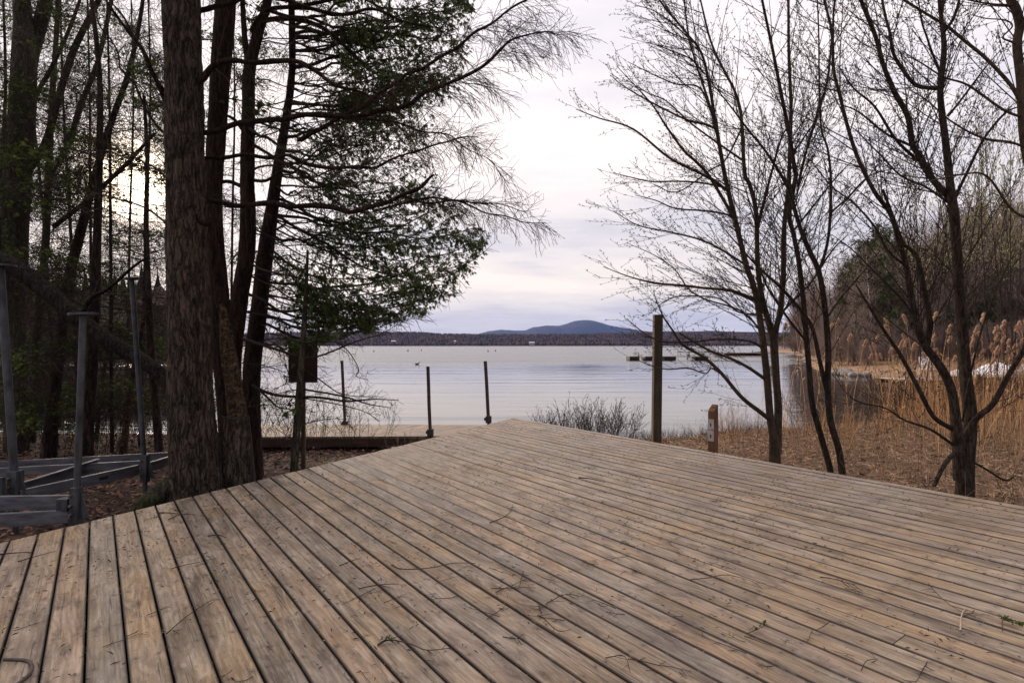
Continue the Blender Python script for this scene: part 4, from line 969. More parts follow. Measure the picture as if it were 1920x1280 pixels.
# ---------------------------------------------------------------- LEFT: the named trunks of the grove
def grove(label, stems, Y, mat='bark_dark', per=3.4, Lb=1.5, gfrac=.12, hhi=5.5, name='forest_tree', hlo=.2, gm='hemlock', seed=0, kk=12):
    r = random.Random(100+seed); o = broot(stems[0][0][0][0], Y, name, label); T = Tubes(); TT = Tubes(); G = []
    for i, (pl, ws) in enumerate(stems):
        Yd = Y if i == 0 else Y+r.uniform(-.2, .2)
        pts, ra, rb = stem(T, pl, ws, Yd, Yd, kk if i == 0 else 8, 5)
        if pl[-1][1] < 0: topout(T, pts, rb, 6, 2.6, r)
        deadwood(TT, pts, ra, hlo, hhi, per*1.5 if i == 0 else per*1.0, Lb, r=r, green=G, gfrac=gfrac)
    T.build('trunk', M[mat], o)
    if TT.g: TT.build('twigs', M['twig'], o)
    G = G+[(g[0]+rv(r)*.09, g[1]+rv(r)*.2) for g in G]; greenery('foliage', G, M[gm], o, .03, .065, nb=8, wid=.16)
    return o
grove('mossy forked trunk at the far left edge', [([(30, 850), (31, 760), (30, 650), (22, 560), (24, 500), (26, 430), (32, 340), (42, 200), (45, 100), (43, 40), (38, -60), (36, -220)], [40, 36, 34, 38, 46, 45, 44, 42, 38, 30, 26, 22]),
      ([(46, 160), (58, 100), (72, 55), (84, 10), (92, -70)], [30, 26, 24, 22, 18]), ([(52, 320), (85, 270), (108, 190), (138, 95), (185, 0), (210, -60)], [14, 13, 12, 11, 9, 8]),
      ([(50, 250), (68, 180), (95, 130), (128, 60), (150, 0)], [9, 8, 7, 6, 5])], 9.0, 'bark_moss', per=2.0, gfrac=.5, seed=1)
grove('slender stem right of the mossy forked trunk', [([(54, 850), (60, 780), (68, 650), (75, 560), (84, 480), (88, 400), (92, 300), (98, 180), (106, 60), (112, -80)], [18, 16, 15, 14, 13, 12, 11, 10, 8, 7]), ([(92, 330), (128, 270), (150, 200), (182, 120), (205, 20), (215, -40)], [10, 9, 9, 8, 7, 6])], 10.0, 'bark_moss', gfrac=.4, seed=2)
grove('leaning dark trunk that curves to the upper right', [([(90, 860), (94, 820), (102, 740), (112, 650), (122, 570), (134, 500), (150, 440), (175, 340), (205, 240), (240, 140), (262, 40), (275, -60)], [26, 24, 20, 18, 18, 17, 16, 13, 11, 9, 7, 6]), ([(100, 425), (150, 387), (180, 360), (230, 315), (290, 250)], [9, 8, 8, 7, 5])], 8.6, 'bark_dark', gfrac=.2, seed=3)
grove('straight dark trunk behind the pole with the disc', [([(160, 870), (163, 820), (168, 740), (174, 650), (178, 560), (182, 450), (186, 300), (187, 150), (172, 0), (165, -80)], [26, 22, 20, 19, 17, 14, 12, 9, 7, 6])], 8.0, 'bark_dark', gfrac=.15, seed=4)
grove('small slanting trunk between the two tall poles', [([(224, 890), (234, 820), (243, 740), (252, 690), (266, 620), (278, 540)], [15, 12, 11, 10, 8, 6])], 8.3, 'bark_old', per=3, seed=5)
grove('thin straight trunk just left of the massive trunk', [([(299, 880), (296, 810), (290, 740), (283, 650), (279, 560), (274, 430), (276, 300), (270, 180)], [15, 14, 13, 12, 11, 9, 7, 5])], 8.0, 'bark_dark', seed=6)
grove('thin pale stem leaning left behind the poles', [([(180, 830), (186, 770), (196, 690), (205, 620), (216, 540)], [8, 7, 6, 5, 4])], 10.5, 'bark_old', per=3, seed=7)
o = thing('fallen_tree', tuple(W(320, 715, 7.4)), 'thick mossy fallen trunk slanting down behind the massive trunk', 'log')
T = Tubes(); TT = Tubes(); pts, _, _ = stem(T, [(-130, 400), (-40, 468), (30, 503), (90, 548), (150, 600), (205, 640), (260, 672), (300, 700), (322, 722), (360, 780), (392, 850)], [36, 34, 32, 30, 28, 27, 27, 26, 26, 26, 26], 6.6, 6.5, 18, 6)
p_, _, _ = stem(T, [(150, 598), (170, 560), (205, 540), (250, 500), (280, 480)], [9, 8, 6, 5, 3], 6.55, 6.3, 6); spawn(TT, p_, .005, .002, 0, DEAD)
T.build('trunk', M['bark_log'], o); TT.build('twigs', M['twig'], o)
# lattice trees behind: dead-branched conifers further back in the grove
LAT = ['thin conifer full of dead twigs, in front of the veiled sun', 'slim dead-twigged conifer left of the veiled sun', 'spindly conifer deep in the grove at the left edge', 'thin leaning conifer behind the straight dark trunk',
       'slim conifer behind the thin straight trunk by the big one', 'spindly dark conifer between the mossy trunk and the pole', 'far conifer stem close to the water in the left grove', 'slender conifer whose green sprays hang at the upper left', 'thin conifer seen between the massive trunk and the cedars']
for i, (u0, u1, Y, wp, gf) in enumerate([(210, 205, 9.0, 9, .15), (172, 168, 11, 8, .2), (-30, 10, 11, 12, .5), (150, 118, 12, 9, .3), (262, 282, 10, 8, .1), (112, 60, 13, 9, .3), (235, 250, 12.5, 7, .1), (20, -20, 8, 10, .8), (430, 440, 9.5, 7, .25)]):
    grove(LAT[i], [([(u0, 860-(Y-8)*12), (u0*.7+u1*.3, 640), (u0*.4+u1*.6, 400), (u1, 180), (u1-6, -60)], [wp*.8, wp*.7, wp*.58, wp*.45, wp*.3])], Y, 'bark_dark', per=4.0, Lb=1.7, gfrac=gf, hhi=H+.62*Y+.6, seed=20+i, kk=7)
# fine high foliage clusters at the upper left (a near bough of hemlock)
# ---------------------------------------------------------------- undergrowth
def brush(name, x0, y0, n, Hh, spread, mat, label, cat='shrub', group=None, lev=2, seed=1, lean=Vector((0, 0, 0)), budm=None, straight=.06, per=10, r0=.006):
    r = random.Random(seed); z0 = gz1(x0, y0); o = thing(name, (x0, y0, z0), label, cat, group); T = Tubes(); tips = []
    spec = [dict(per_m=per, angle=.6, len=Hh*.38, n=5, wander=.1, bias=Vector((0, 0, .35)), r=r0*.6, rmin=.0018, k=3, tips=True), dict(per_m=8, angle=.6, len=Hh*.16, n=4, wander=.15, bias=Vector((0, 0, .25)), r=.0022, rmin=.0014, k=3, tips=True)][:lev]
    for i in range(n):
        a = r.uniform(0, 6.28); q = spread*math.sqrt(r.random()); p = Vector((x0+q*math.cos(a), y0+q*.6*math.sin(a), 0)); p.z = gz1(p.x, p.y)-.03
        d = Vector((math.cos(a)*.35*q/spread, math.sin(a)*.35*q/spread, 1))+lean; L = Hh*r.uniform(.55, 1.1)*(1-.35*q/spread)
        bp = branch_pts(p, d, L, 7, straight, Vector((0, 0, .1)), r); T.add(bp, taper(r0*r.uniform(.7, 1.1), .0018, 7), 4); tips.append(bp)
        spawn(T, bp, r0*.6, .0018, 0, spec, r, tips, .3)
    if budm: buds(T, tips, budm, r=r)
    T.build('stems', M[mat], o); return o
brush('waterside_shrub', 1.36, 10.6, 140, 1.12, .92, 'twig_red', 'low bare bushy shrub just beyond the tip of the deck', seed=3, budm=4, per=9, r0=.0036)
brush('waterside_shrub', -2.9, 9.3, 26, 1.15, .9, 'twig_red', 'thin reddish brush in front of the swimming dock', seed=4, budm=2, r0=.004)
brush('waterside_shrub', -3.9, 8.6, 22, 1.2, .6, 'twig', 'bare brush by the foot of the leaning cedar', seed=5, budm=2, r0=.004)
brush('waterside_shrub', -1.6, 8.9, 12, .55, .5, 'straw', 'short dry weeds under the edge of the swimming dock', seed=6, r0=.003)
UB = ['bare tangled bush at the foot of the mossy forked trunk', 'bare bush between the far left pole and the disc pole', 'bare bush at the shore behind the disc pole', 'bare bush at the shore right of the disc pole', 'bare bush beneath the slanting fallen trunk', 'bare bush left of the massive trunk by the water', 'tangled bush deep in the grove at the left edge', 'tangled bush behind the thin pale stem', 'tangled bush at the water behind the second pole', 'low bush in shade near the far left pole']
for i, (x, y) in enumerate([(-8.8, 10.2), (-7.4, 9.8), (-8.3, 12.2), (-7.0, 11.8), (-6.2, 10.6), (-5.4, 10.4), (-11, 11.5), (-9.4, 12.6), (-6.4, 12.2), (-6.6, 8.2)]):
    brush('woodland_bush', x, y, 26, 1.9, 1.0, 'twig' if i % 2 else 'twig_red', UB[i], seed=30+i, straight=.16, per=9, r0=.005)
# ---------------------------------------------------------------- RIGHT: bare trees traced from their stems
BARE = [dict(per_m=7, angle=.66, len=1.45, n=9, wander=.035, bias=Vector((0, 0, .22)), r=.0062, rmin=.0021, k=4, tips=True, spread=1.4),
        dict(per_m=6.5, angle=.58, len=.50, n=6, wander=.045, bias=Vector((0, 0, .22)), r=.0027, rmin=.0015, k=3, tips=True, spread=1.0),
        dict(per_m=15, angle=.85, len=.050, n=3, wander=.1, bias=Vector((0, 0, .1)), r=.0018, rmin=.0014, k=3, tips=True)]
def bare(name, label, mat, stems, limbs, Y, spec=BARE, seed=1, kmain=14, per=None, budn=3, pull=None):
    if pull: spec = [dict(spec[0], pull=Vector(pull), bias=Vector((0, 0, .2))), dict(spec[1], pull=Vector(pull)*.5)]+spec[2:]
    r = random.Random(seed); o = broot(stems[0][0][0][0], Y, name, label); T = Tubes(); L_ = Tubes(); TT = Tubes(); tips = []
    sp = spec if per is None else [dict(spec[0], per_m=per)]+spec[1:]
    for pl, ws, Ya, Yb in stems:
        pts, ra, rb = stem(T, pl, [q*.9 for q in ws], Ya, Yb, kmain, 6); hi = [p for p in pts if p.z > 1.2]
        if pl[-1][1] < 10: hi = hi+topout(T, pts, rb, 6, 2.2, r)[1:]
        if len(hi) > 3: spawn(TT, hi, ra*.4, .006, 0, sp, r, tips, .0)
    for pl, ws, Ya, Yb in limbs:
        pts, ra, rb = stem(L_, pl, ws, Ya, Yb, 7, 5)
        if pl[-1][1] < 10 and rb > .004: pts = pts+topout(L_, pts, rb, 5, 1.2, r)[1:]
        spawn(TT, pts, max(.004, ra*.5), .002, 0, [dict(sp[1], per_m=8.5, len=.62)]+sp[1:], r, tips, .12)
    buds(TT, tips, budn, .016, .0034, r)
    T.build('trunk', M[mat], o)
    if L_.g: L_.build('limb', M[mat], o)
    TT.build('twigs', M['twig'], o); return o
Y1_ = 7.1
bare('bare_tree', 'olive-barked bare tree parting into three stems, right of the short red post', 'bark_smooth',
  [([(1453, 900), (1453, 862), (1450, 815), (1444, 781), (1436, 687), (1422, 578), (1411, 530), (1400, 500), (1382, 427), (1362, 343), (1350, 279), (1340, 220), (1330, 160), (1315, 100), (1285, 60), (1241, 7), (1205, -50)], [25, 24, 18, 15, 14, 13, 12, 11, 10, 9, 8, 7, 6, 5, 4, 4, 3], 7.1, 7.0),
   ([(1455, 850), (1458, 800), (1459, 760), (1456, 718), (1452, 660), (1450, 636)], [22, 17, 15.5, 15, 16, 17], 7.1, 7.15),
   ([(1450, 640), (1443, 610), (1432, 572), (1424, 530), (1420, 480), (1419, 427), (1416, 386), (1405, 345), (1396, 323), (1391, 235), (1387, 202), (1375, 165), (1362, 141), (1335, 84), (1318, 20), (1300, -60)], [15, 13, 12, 11, 10, 9.5, 9, 8.5, 8, 7, 6.5, 5.5, 5, 4, 3.5, 3], 7.15, 7.3),
   ([(1451, 638), (1456, 612), (1462, 587), (1467, 545), (1469, 500), (1470, 430), (1478, 353), (1481, 275), (1483, 200), (1479, 100), (1478, 0), (1474, -80)], [14, 12, 11.5, 11, 10.5, 9.5, 8.5, 7.5, 7, 6, 5, 4], 7.15, 7.2),
   ([(1419, 430), (1432, 380), (1445, 330), (1463, 265), (1475, 240)], [8, 6, 5, 4, 3], 7.2, 7.3),
   ([(1345, 250), (1325, 180), (1305, 120), (1290, 60), (1283, 0)], [6, 5, 4, 3.5, 3], 7.0, 6.9)],
  [([(1416, 562), (1395, 553), (1366, 544), (1320, 540), (1287, 536), (1231, 531), (1181, 519), (1131, 500)], [7, 6, 6, 5, 5, 4, 2.5, 1.3], 7.05, 6.5),
   ([(1437, 712), (1400, 687), (1365, 670), (1328, 656), (1275, 625)], [7, 6, 5.5, 5, 3.5], 7.1, 6.6),
   ([(1434, 656), (1415, 643), (1390, 637), (1344, 636), (1290, 641), (1240, 640), (1205, 622), (1176, 598)], [5, 5, 4, 4, 3.6, 3, 2.4, 1.2], 7.1, 6.6),
   ([(1451, 792), (1425, 772), (1390, 744), (1353, 700), (1320, 670), (1281, 647), (1262, 620), (1244, 594), (1232, 566), (1225, 545)], [9, 8.5, 7.5, 6.5, 6, 5, 4, 3, 2, 1.2], 7.1, 6.5),
   ([(1353, 702), (1335, 690), (1322, 700), (1290, 690), (1250, 692), (1215, 683), (1190, 672)], [3, 2.6, 2.4, 3, 2.4, 2, 1], 6.9, 6.5),
   ([(1379, 413), (1355, 372), (1329, 329), (1305, 303), (1282, 282), (1250, 238), (1224, 198), (1190, 160), (1156, 124)], [7, 6, 6, 5.5, 5, 4, 3, 2, 1.2], 7.0, 6.5),
   ([(1362, 356), (1340, 340), (1315, 326), (1255, 296), (1187, 242), (1124, 222), (1080, 205)], [6, 5.5, 5, 4.5, 3.5, 2.4, 1.2], 7.0, 6.4),
   ([(1345, 242), (1318, 232), (1288, 225), (1221, 192), (1170, 162), (1144, 141)], [5, 4.6, 4, 3, 2, 1.2], 7.0, 6.7),
   ([(1360, 352), (1315, 343), (1270, 340), (1224, 341), (1185, 333), (1150, 324)], [4, 3.4, 3, 2.6, 2, 1.1], 7.0, 6.7),
   ([(1375, 405), (1330, 396), (1268, 391), (1230, 376), (1191, 366)], [4, 3.4, 2.8, 2, 1.1], 7.0, 6.7),
   ([(1412, 505), (1330, 456), (1260, 436), (1198, 423), (1150, 396)], [4.5, 3.8, 3, 2.2, 1.1], 7.05, 6.5),
   ([(1335, 215), (1312, 165), (1268, 158), (1225, 140), (1177, 116)], [4, 3, 2.6, 2, 1.1], 7.0, 6.8),
   ([(1322, 140), (1295, 111), (1255, 94), (1214, 79)], [3.4, 2.6, 2, 1.1], 7.0, 6.9),
   ([(1300, 80), (1262, 45), (1225, 20), (1190, 10)], [3, 2.4, 1.8, 1.1], 7.0, 6.9),
   ([(1424, 590), (1385, 585), (1350, 560), (1300, 555), (1255, 560), (1215, 590)], [3.6, 3.2, 2.8, 2.4, 1.8, 1], 7.05, 6.6),
   ([(1430, 625), (1400, 590), (1370, 575), (1320, 560), (1290, 540), (1265, 505), (1230, 480), (1175, 455)], [4, 3.6, 3.2, 2.8, 2.4, 2, 1.6, 1], 7.1, 6.5),
   ([(1391, 240), (1360, 300), (1330, 320), (1270, 360), (1225, 345)], [4, 3, 2.8, 2, 1], 7.2, 7.0),
   ([(1462, 590), (1490, 560), (1520, 530), (1560, 470), (1590, 440)], [5, 4.4, 4, 3, 1.6], 7.2, 7.4),
   ([(1391, 300), (1300, 235), (1250, 190), (1215, 175), (1175, 150)], [4, 3, 2.4, 1.8, 1], 7.2, 6.8)],
  Y1_, seed=3, per=8.0, pull=(-.38, 0, -.05))
bare('bare_tree', 'thin dark bare tree with a kinked stem, right of the three-stemmed tree', 'bark_brown',
  [([(1557, 910), (1556, 879), (1540, 820), (1523, 756), (1517, 690), (1512, 636), (1506, 560), (1497, 486), (1488, 440), (1480, 400), (1492, 330), (1490, 319), (1480, 252), (1463, 168), (1450, 100), (1429, 0), (1418, -70)], [14, 13, 12, 11.5, 11, 11, 10, 9.5, 9, 9, 9, 8.5, 8, 7, 6, 5, 4], 6.7, 6.9),
   ([(1496, 350), (1510, 290), (1530, 220), (1552, 150), (1560, 60), (1570, -40)], [6, 5, 4.5, 4, 3, 2.4], 6.9, 7.0)],
  [([(1512, 640), (1480, 600), (1440, 540), (1424, 503), (1400, 470)], [5, 4.5, 4, 3, 1.5], 6.7, 6.5), ([(1490, 430), (1530, 380), (1570, 330), (1600, 300)], [4, 3.4, 2.6, 1.3], 6.8, 7.0), ([(1485, 290), (1520, 240), (1545, 200)], [3.4, 2.6, 1.3], 6.9, 7)],
  6.7, seed=4, kmain=10, per=7.0)
bare('bare_tree', 'curving dark bare tree crossed by a diagonal limb, just left of the bay', 'bark_brown',
  [([(1580, 915), (1579, 885), (1572, 840), (1557, 787), (1552, 720), (1553, 658), (1547, 580), (1536, 512), (1520, 475), (1506, 443), (1492, 400), (1478, 353), (1440, 290), (1400, 240), (1370, 200), (1330, 150)], [15, 14, 13, 13, 12, 12, 11, 10.5, 10, 9, 8, 7, 5, 4, 3, 2], 6.6, 6.5),
   ([(1534, 512), (1548, 470), (1556, 420), (1558, 340), (1552, 280), (1540, 240), (1536, 150), (1535, 60), (1530, -60)], [6, 6, 5.5, 5, 4.5, 4, 3.5, 3, 2.4], 6.6, 6.8)],
  [([(1553, 742), (1540, 690), (1523, 615), (1500, 580), (1465, 540), (1424, 503), (1392, 468), (1350, 420)], [9, 8, 7, 6.5, 6, 4.5, 3, 1.5], 6.6, 6.2), ([(1548, 600), (1575, 560), (1610, 520), (1650, 470)], [4, 3.4, 2.6, 1.3], 6.6, 6.9), ([(1556, 400), (1590, 370), (1630, 330), (1680, 315)], [4, 3.4, 2.6, 1.3], 6.7, 7.0)],
  6.6, seed=5, kmain=10, per=6.5)
bare('bare_tree', 'thick dark-barked bare tree spreading into many limbs at the right of the deck', 'bark_brown',
  [([(1808, 960), (1809, 915), (1812, 860), (1819, 787), (1812, 720), (1807, 658), (1802, 590), (1798, 529), (1793, 460), (1789, 403), (1782, 350), (1777, 302), (1771, 250), (1765, 202), (1763, 165), (1768, 120), (1770, 84), (1765, 34), (1762, 0), (1758, -90)], [36, 34, 30, 25, 23, 21, 20, 19, 18, 18, 15, 14, 13, 12, 11, 11, 10, 8, 8, 6], 5.7, 5.9),
   ([(1800, 900), (1797, 850), (1794, 808), (1785, 735), (1765, 690), (1738, 653), (1722, 620), (1716, 593), (1706, 545), (1699, 499), (1685, 450), (1669, 400), (1640, 360), (1610, 300), (1590, 240), (1575, 180), (1563, 130), (1560, 60), (1545, 0), (1535, -60)], [24, 22, 20, 17, 16, 15, 13, 12, 11, 10, 9, 9, 8, 7.5, 7, 6.5, 6, 5, 4, 3], 5.7, 5.5),
   ([(1738, 653), (1743, 620), (1744, 600), (1733, 540), (1721, 486), (1706, 466), (1693, 455), (1672, 400), (1655, 355)], [10, 10, 10, 9, 8, 7, 7, 6, 5], 5.65, 5.5),
   ([(1783, 372), (1760, 350), (1739, 322), (1722, 290), (1710, 268), (1702, 218), (1680, 178), (1665, 145), (1655, 118), (1641, 67), (1614, 0), (1600, -50)], [14, 12.5, 12, 11, 11, 10.5, 10, 9, 8.5, 8, 7, 6], 5.85, 5.7),
   ([(1764, 166), (1740, 165), (1715, 158), (1692, 130), (1675, 100), (1668, 60), (1660, 30), (1648, -30)], [8, 8, 7.5, 7, 6.5, 5.5, 5, 4], 5.85, 6.0)],
  [([(1785, 804), (1750, 780), (1721, 726), (1690, 668), (1660, 623), (1630, 575), (1605, 533)], [9, 8.5, 8, 7, 6, 4.5, 2.5], 5.7, 5.3),
   ([(1789, 835), (1745, 805), (1695, 787), (1660, 765), (1600, 748), (1560, 700)], [5.5, 5, 4, 3, 2.2, 1.1], 5.7, 5.4),
   ([(1807, 822), (1830, 785), (1862, 757), (1890, 705), (1918, 658), (1950, 600)], [12, 11, 10, 9.5, 9, 8], 5.7, 5.4),
   ([(1795, 842), (1770, 872), (1751, 911)], [8, 8, 7], 5.68, 5.55),
   ([(1805, 790), (1812, 740), (1832, 650), (1850, 590), (1878, 520), (1905, 470)], [4, 3.6, 3.4, 3, 2.4, 1.4], 5.7, 5.6),
   ([(1790, 372), (1815, 320), (1845, 260), (1884, 213), (1910, 200)], [6, 5, 4.5, 4, 2], 5.8, 5.5),
   ([(1777, 218), (1800, 190), (1830, 150), (1850, 124), (1880, 90)], [5, 4, 3.4, 2.6, 1.3], 5.85, 5.6),
   ([(1770, 60), (1785, 40), (1795, 15), (1802, -20)], [6, 5.5, 5, 4], 5.85, 5.7),
   ([(1768, 150), (1750, 105), (1738, 70), (1728, 40), (1722, 0)], [5, 4, 3.4, 3, 2], 5.85, 5.7),
   ([(1720, 300), (1680, 262), (1640, 200), (1600, 165), (1570, 120)], [6, 5, 4, 3, 1.5], 5.8, 5.5),
   ([(1712, 275), (1660, 250), (1610, 210), (1572, 195)], [5, 4, 3, 1.5], 5.8, 5.6),
   ([(1779, 380), (1735, 350), (1690, 330), (1650, 290), (1600, 240)], [5, 4, 3.4, 2.8, 1.3], 5.8, 5.5),
   ([(1700, 500), (1665, 470), (1640, 425), (1600, 380), (1560, 350), (1520, 300)], [5, 4.4, 4, 3.2, 2.4, 1.3], 5.6, 5.3),
   ([(1716, 595), (1690, 560), (1650, 520), (1600, 470), (1560, 440)], [4.4, 4, 3.2, 2.4, 1.2], 5.6, 5.4),
   ([(1815, 860), (1850, 880), (1885, 900), (1905, 890)], [5, 4, 4, 2], 5.7, 5.9)],
  5.7, seed=6, kmain=18, per=7.5)
bare('bare_tree', 'pale grey-brown trunk cut by the top right edge of the picture', 'bark_smooth',
  [([(1990, 900), (1985, 700), (1960, 450), (1925, 280), (1917, 202), (1914, 150), (1907, 84), (1912, 50), (1905, 18), (1893, -6), (1880, -80)], [30, 28, 24, 19, 17, 16, 16, 16, 16, 15, 12], 5.0, 5.0)],
  [([(1920, 205), (1895, 160), (1850, 111), (1810, 78), (1776, 50), (1735, 25), (1695, 0), (1650, -30)], [7, 6.5, 6, 5.5, 5, 4.5, 4, 3], 5.0, 4.7), ([(1922, 222), (1880, 205), (1815, 160), (1770, 145), (1730, 120), (1690, 95)], [5, 4.6, 4, 3.2, 2.6, 1.4], 5.0, 4.8),
   ([(1908, 85), (1895, 78), (1880, 70), (1898, 50), (1885, 38), (1850, 35), (1820, 28)], [4, 3.6, 3, 2.8, 2.4, 2, 1.2], 5.0, 4.8), ([(1950, 290), (1900, 268), (1840, 258), (1780, 225), (1740, 190), (1700, 165)], [5, 4.4, 3.8, 3, 2.4, 1.2], 5.0, 4.7),
   ([(1895, 10), (1860, 8), (1815, 0), (1790, -10)], [4, 3.4, 2.6, 1.6], 5.0, 4.8), ([(1960, 420), (1900, 395), (1850, 330), (1800, 328), (1740, 340), (1690, 345)], [5, 4.4, 3.8, 3, 2.2, 1.2], 5.0, 4.8)],
  5.0, seed=7, kmain=16, per=6)

# ---------------------------------------------------------------- woods on the far bank
def proto_bare(seed, Ht, r0, mat='bark_grey', lean=.0, spreadk=1.0, twm='twig_far', label='', name='bare_tree', birch=False):
    r = random.Random(seed); o = thing(name, (0, 0, 0), label, 'tree', 'trees of the wood on the far bank'); T = Tubes(); TT = Tubes()
    pts = branch_pts(Vector((0, 0, -.3)), Vector((lean, 0, 1)), Ht*1.02, 14, .05, Vector((0, 0, .15)), r); T.add(pts, taper(r0, r0*.12, 14), 7); T.build('trunk', M[mat], o)
    spec = [dict(cnt=32, angle=.62, len=Ht*.36*spreadk, n=7, wander=.10, bias=Vector((0, 0, .4)), r=r0*.35, rmin=.012, k=3, spread=2.5),
            dict(per_m=3.6, angle=.7, len=Ht*.14, n=5, wander=.13, bias=Vector((0, 0, .25)), r=.022, rmin=.008, k=3, spread=2),
            dict(per_m=5, angle=.7, len=Ht*.06, n=3, wander=.16, bias=Vector((0, 0, .15)), r=.011, rmin=.0055, k=3, spread=2)]
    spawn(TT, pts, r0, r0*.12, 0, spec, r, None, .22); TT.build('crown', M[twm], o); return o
def proto_pine(seed, Ht, r0, label='', full=1.0):
    r = random.Random(seed); o = thing('pine_tree', (0, 0, 0), label, 'tree', 'pines of the wood on the far bank'); T = Tubes(); TT = Tubes()
    pts = branch_pts(Vector((0, 0, -.3)), Vector((0, 0, 1)), Ht, 12, .02, Vector((0, 0, .1)), r); T.add(pts, taper(r0, r0*.1, 12), 7); G = []
    n = 70
    for i in range(n):
        f = .18+.80*i/n; p = pts[0].lerp(pts[-1], f); az = r.uniform(0, 6.28); L = Ht*.27*full*(1-f)**.7*r.uniform(.6, 1.15)+.4
        bp = branch_pts(p, Vector((math.cos(az), math.sin(az), .25)), L, 6, .08, Vector((0, 0, .25)), r); T.add(bp, taper(.05*(1-f)+.015, .01, 6), 4)
        for q in range(int(L*15)):
            g = .25+.75*r.random(); k = min(4, int(g*5)); x = bp[k].lerp(bp[k+1], r.random()); G.append((x+rv(r)*.22*Vector((1, 1, .4)).length*.6, Vector((math.cos(az), math.sin(az), .5))+rv(r)*.6))
    T.build('trunk', M['bark_dark'], o); c = np.array([tuple(g[0]) for g in G]); dd = np.array([tuple(g[1]) for g in G])
    fanmesh('crown', c, dd, RNG.uniform(.22, .5, len(c)), M['pine_far'], o, nb=7, wid=.10, spread=1.2); return o
def bz(x, y): return WZ+.45+min(2.5, max(0, (x-24-abs(y-40)*.35)*.05))
PB = [proto_bare(201, 10, .16, label='leafless grey-brown tree in the wood across the bay'), proto_bare(202, 11, .2, spreadk=1.2, label='leafless grey-brown tree in the wood across the bay'), proto_bare(203, 8, .12, spreadk=1.2, label='leafless grey-brown tree in the wood across the bay')]
PP = [proto_pine(211, 12, .2, 'dark pine standing among the bare trees across the bay'), proto_pine(212, 10, .18, 'dark pine standing among the bare trees across the bay', 1.25)]
PW = proto_bare(221, 10, .11, 'bark_birch', lean=.12, spreadk=.6, label='white-stemmed birch leaning over the far end of the bay')
used = set(); rb_ = random.Random(77)
def put(proto, u, Y, s, rz=None, label=None, z_=None):
    x = (u-960)/F*Y; loc = (x, Y, bz(x, Y) if z_ is None else z_); rz = rb_.uniform(0, 6.28) if rz is None else rz
    if proto.name not in used:
        used.add(proto.name); proto.location = loc; proto.rotation_euler = (0, 0, rz); proto.scale = (s, s, s)
        if label: proto['label'] = label
        return proto
    return dup(proto, loc, rz, s, label)
def bankY(u):   # nearest land row for a pixel column on the right
    return float(np.interp(u, [1430, 1462, 1500, 1540, 1575, 1600, 1700, 1920, 2100], [185, 160, 105, 66, 46, 41, 42, 42, 44]))
for i in range(165):
    u = rb_.choice([rb_.uniform(1432, 2060), rb_.uniform(1500, 2060)]); Y = bankY(u)+rb_.uniform(3, 60)*(1 if u > 1560 else .5)
    hp = np.interp(u, [1430, 1500, 1570, 1640, 1720, 1800, 2060], [585, 565, 540, 505, 485, 455, 420])+rb_.gauss(0, 22)   # skyline row
    h_ = max(5, (VH-hp)/F*Y+1.5)
    k = rb_.randrange(3); put(PB[k], u, Y, h_/(10, 11, 8)[k])
for i in range(78):
    u = rb_.choice([rb_.uniform(1600, 1700), rb_.uniform(1560, 2060), rb_.uniform(1640, 2060)]); Y = bankY(u)+rb_.uniform(6, 50)
    hp = np.interp(u, [1560, 1610, 1650, 1700, 1800, 2060], [590, 490, 455, 500, 520, 480])+rb_.gauss(0, 25); h_ = max(4, (VH-hp)/F*Y+1.5); k = rb_.randrange(2); put(PP[k], u, Y, h_/(12, 10)[k])
for k in range(10):
    u = rb_.uniform(1445, 1560); put(PP[k % 2], u, bankY(u)+rb_.uniform(10, 40), rb_.uniform(.6, .9))
for i, (u, Y, s) in enumerate([(1632, 47, .95), (1544, 78, 1.0), (1700, 50, 1.0)]):
    put(PW, u, Y, s, (.3, 3.3, 2.0)[i], ('white birch stem standing before the pines across the bay', 'white birch leaning over the water at the far end of the bay', 'white birch stem half hidden behind the thick dark tree')[i])
# bank shrubs: one bushy prototype, copied along the water's edge
def proto_bush(seed, Hh, label):
    r = random.Random(seed); o = thing('bank_shrub', (0, 0, 0), label, 'shrub', 'bare shrubs along the far bank'); T = Tubes()
    for i in range(34):
        a = r.uniform(0, 6.28); q = r.uniform(0, .9); bp = branch_pts(Vector((q*math.cos(a), q*math.sin(a), -.1)), Vector((math.cos(a)*.6, math.sin(a)*.6, 1)), Hh*r.uniform(.6, 1.1), 6, .1, Vector((0, 0, .1)), r)
        T.add(bp, taper(.016, .006, 6), 3); spawn(T, bp, .01, .006, 0, [dict(per_m=6, angle=.6, len=Hh*.35, n=4, wander=.1, bias=Vector((0, 0, .3)), r=.009, rmin=.0055, k=3), dict(per_m=5, angle=.6, len=Hh*.14, n=3, wander=.1, bias=Vector((0, 0, .2)), r=.006, rmin=.0045, k=3)], r)
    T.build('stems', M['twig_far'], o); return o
SH = [proto_bush(301, 2.6, 'reddish-brown bare shrub on the far bank of the bay'), proto_bush(302, 3.4, 'reddish-brown bare shrub on the far bank of the bay')]
for i in range(60):
    u = rb_.uniform(1450, 2050); put(SH[i % 2], u, bankY(u)+rb_.uniform(1.5, 14), rb_.uniform(.7, 1.3))
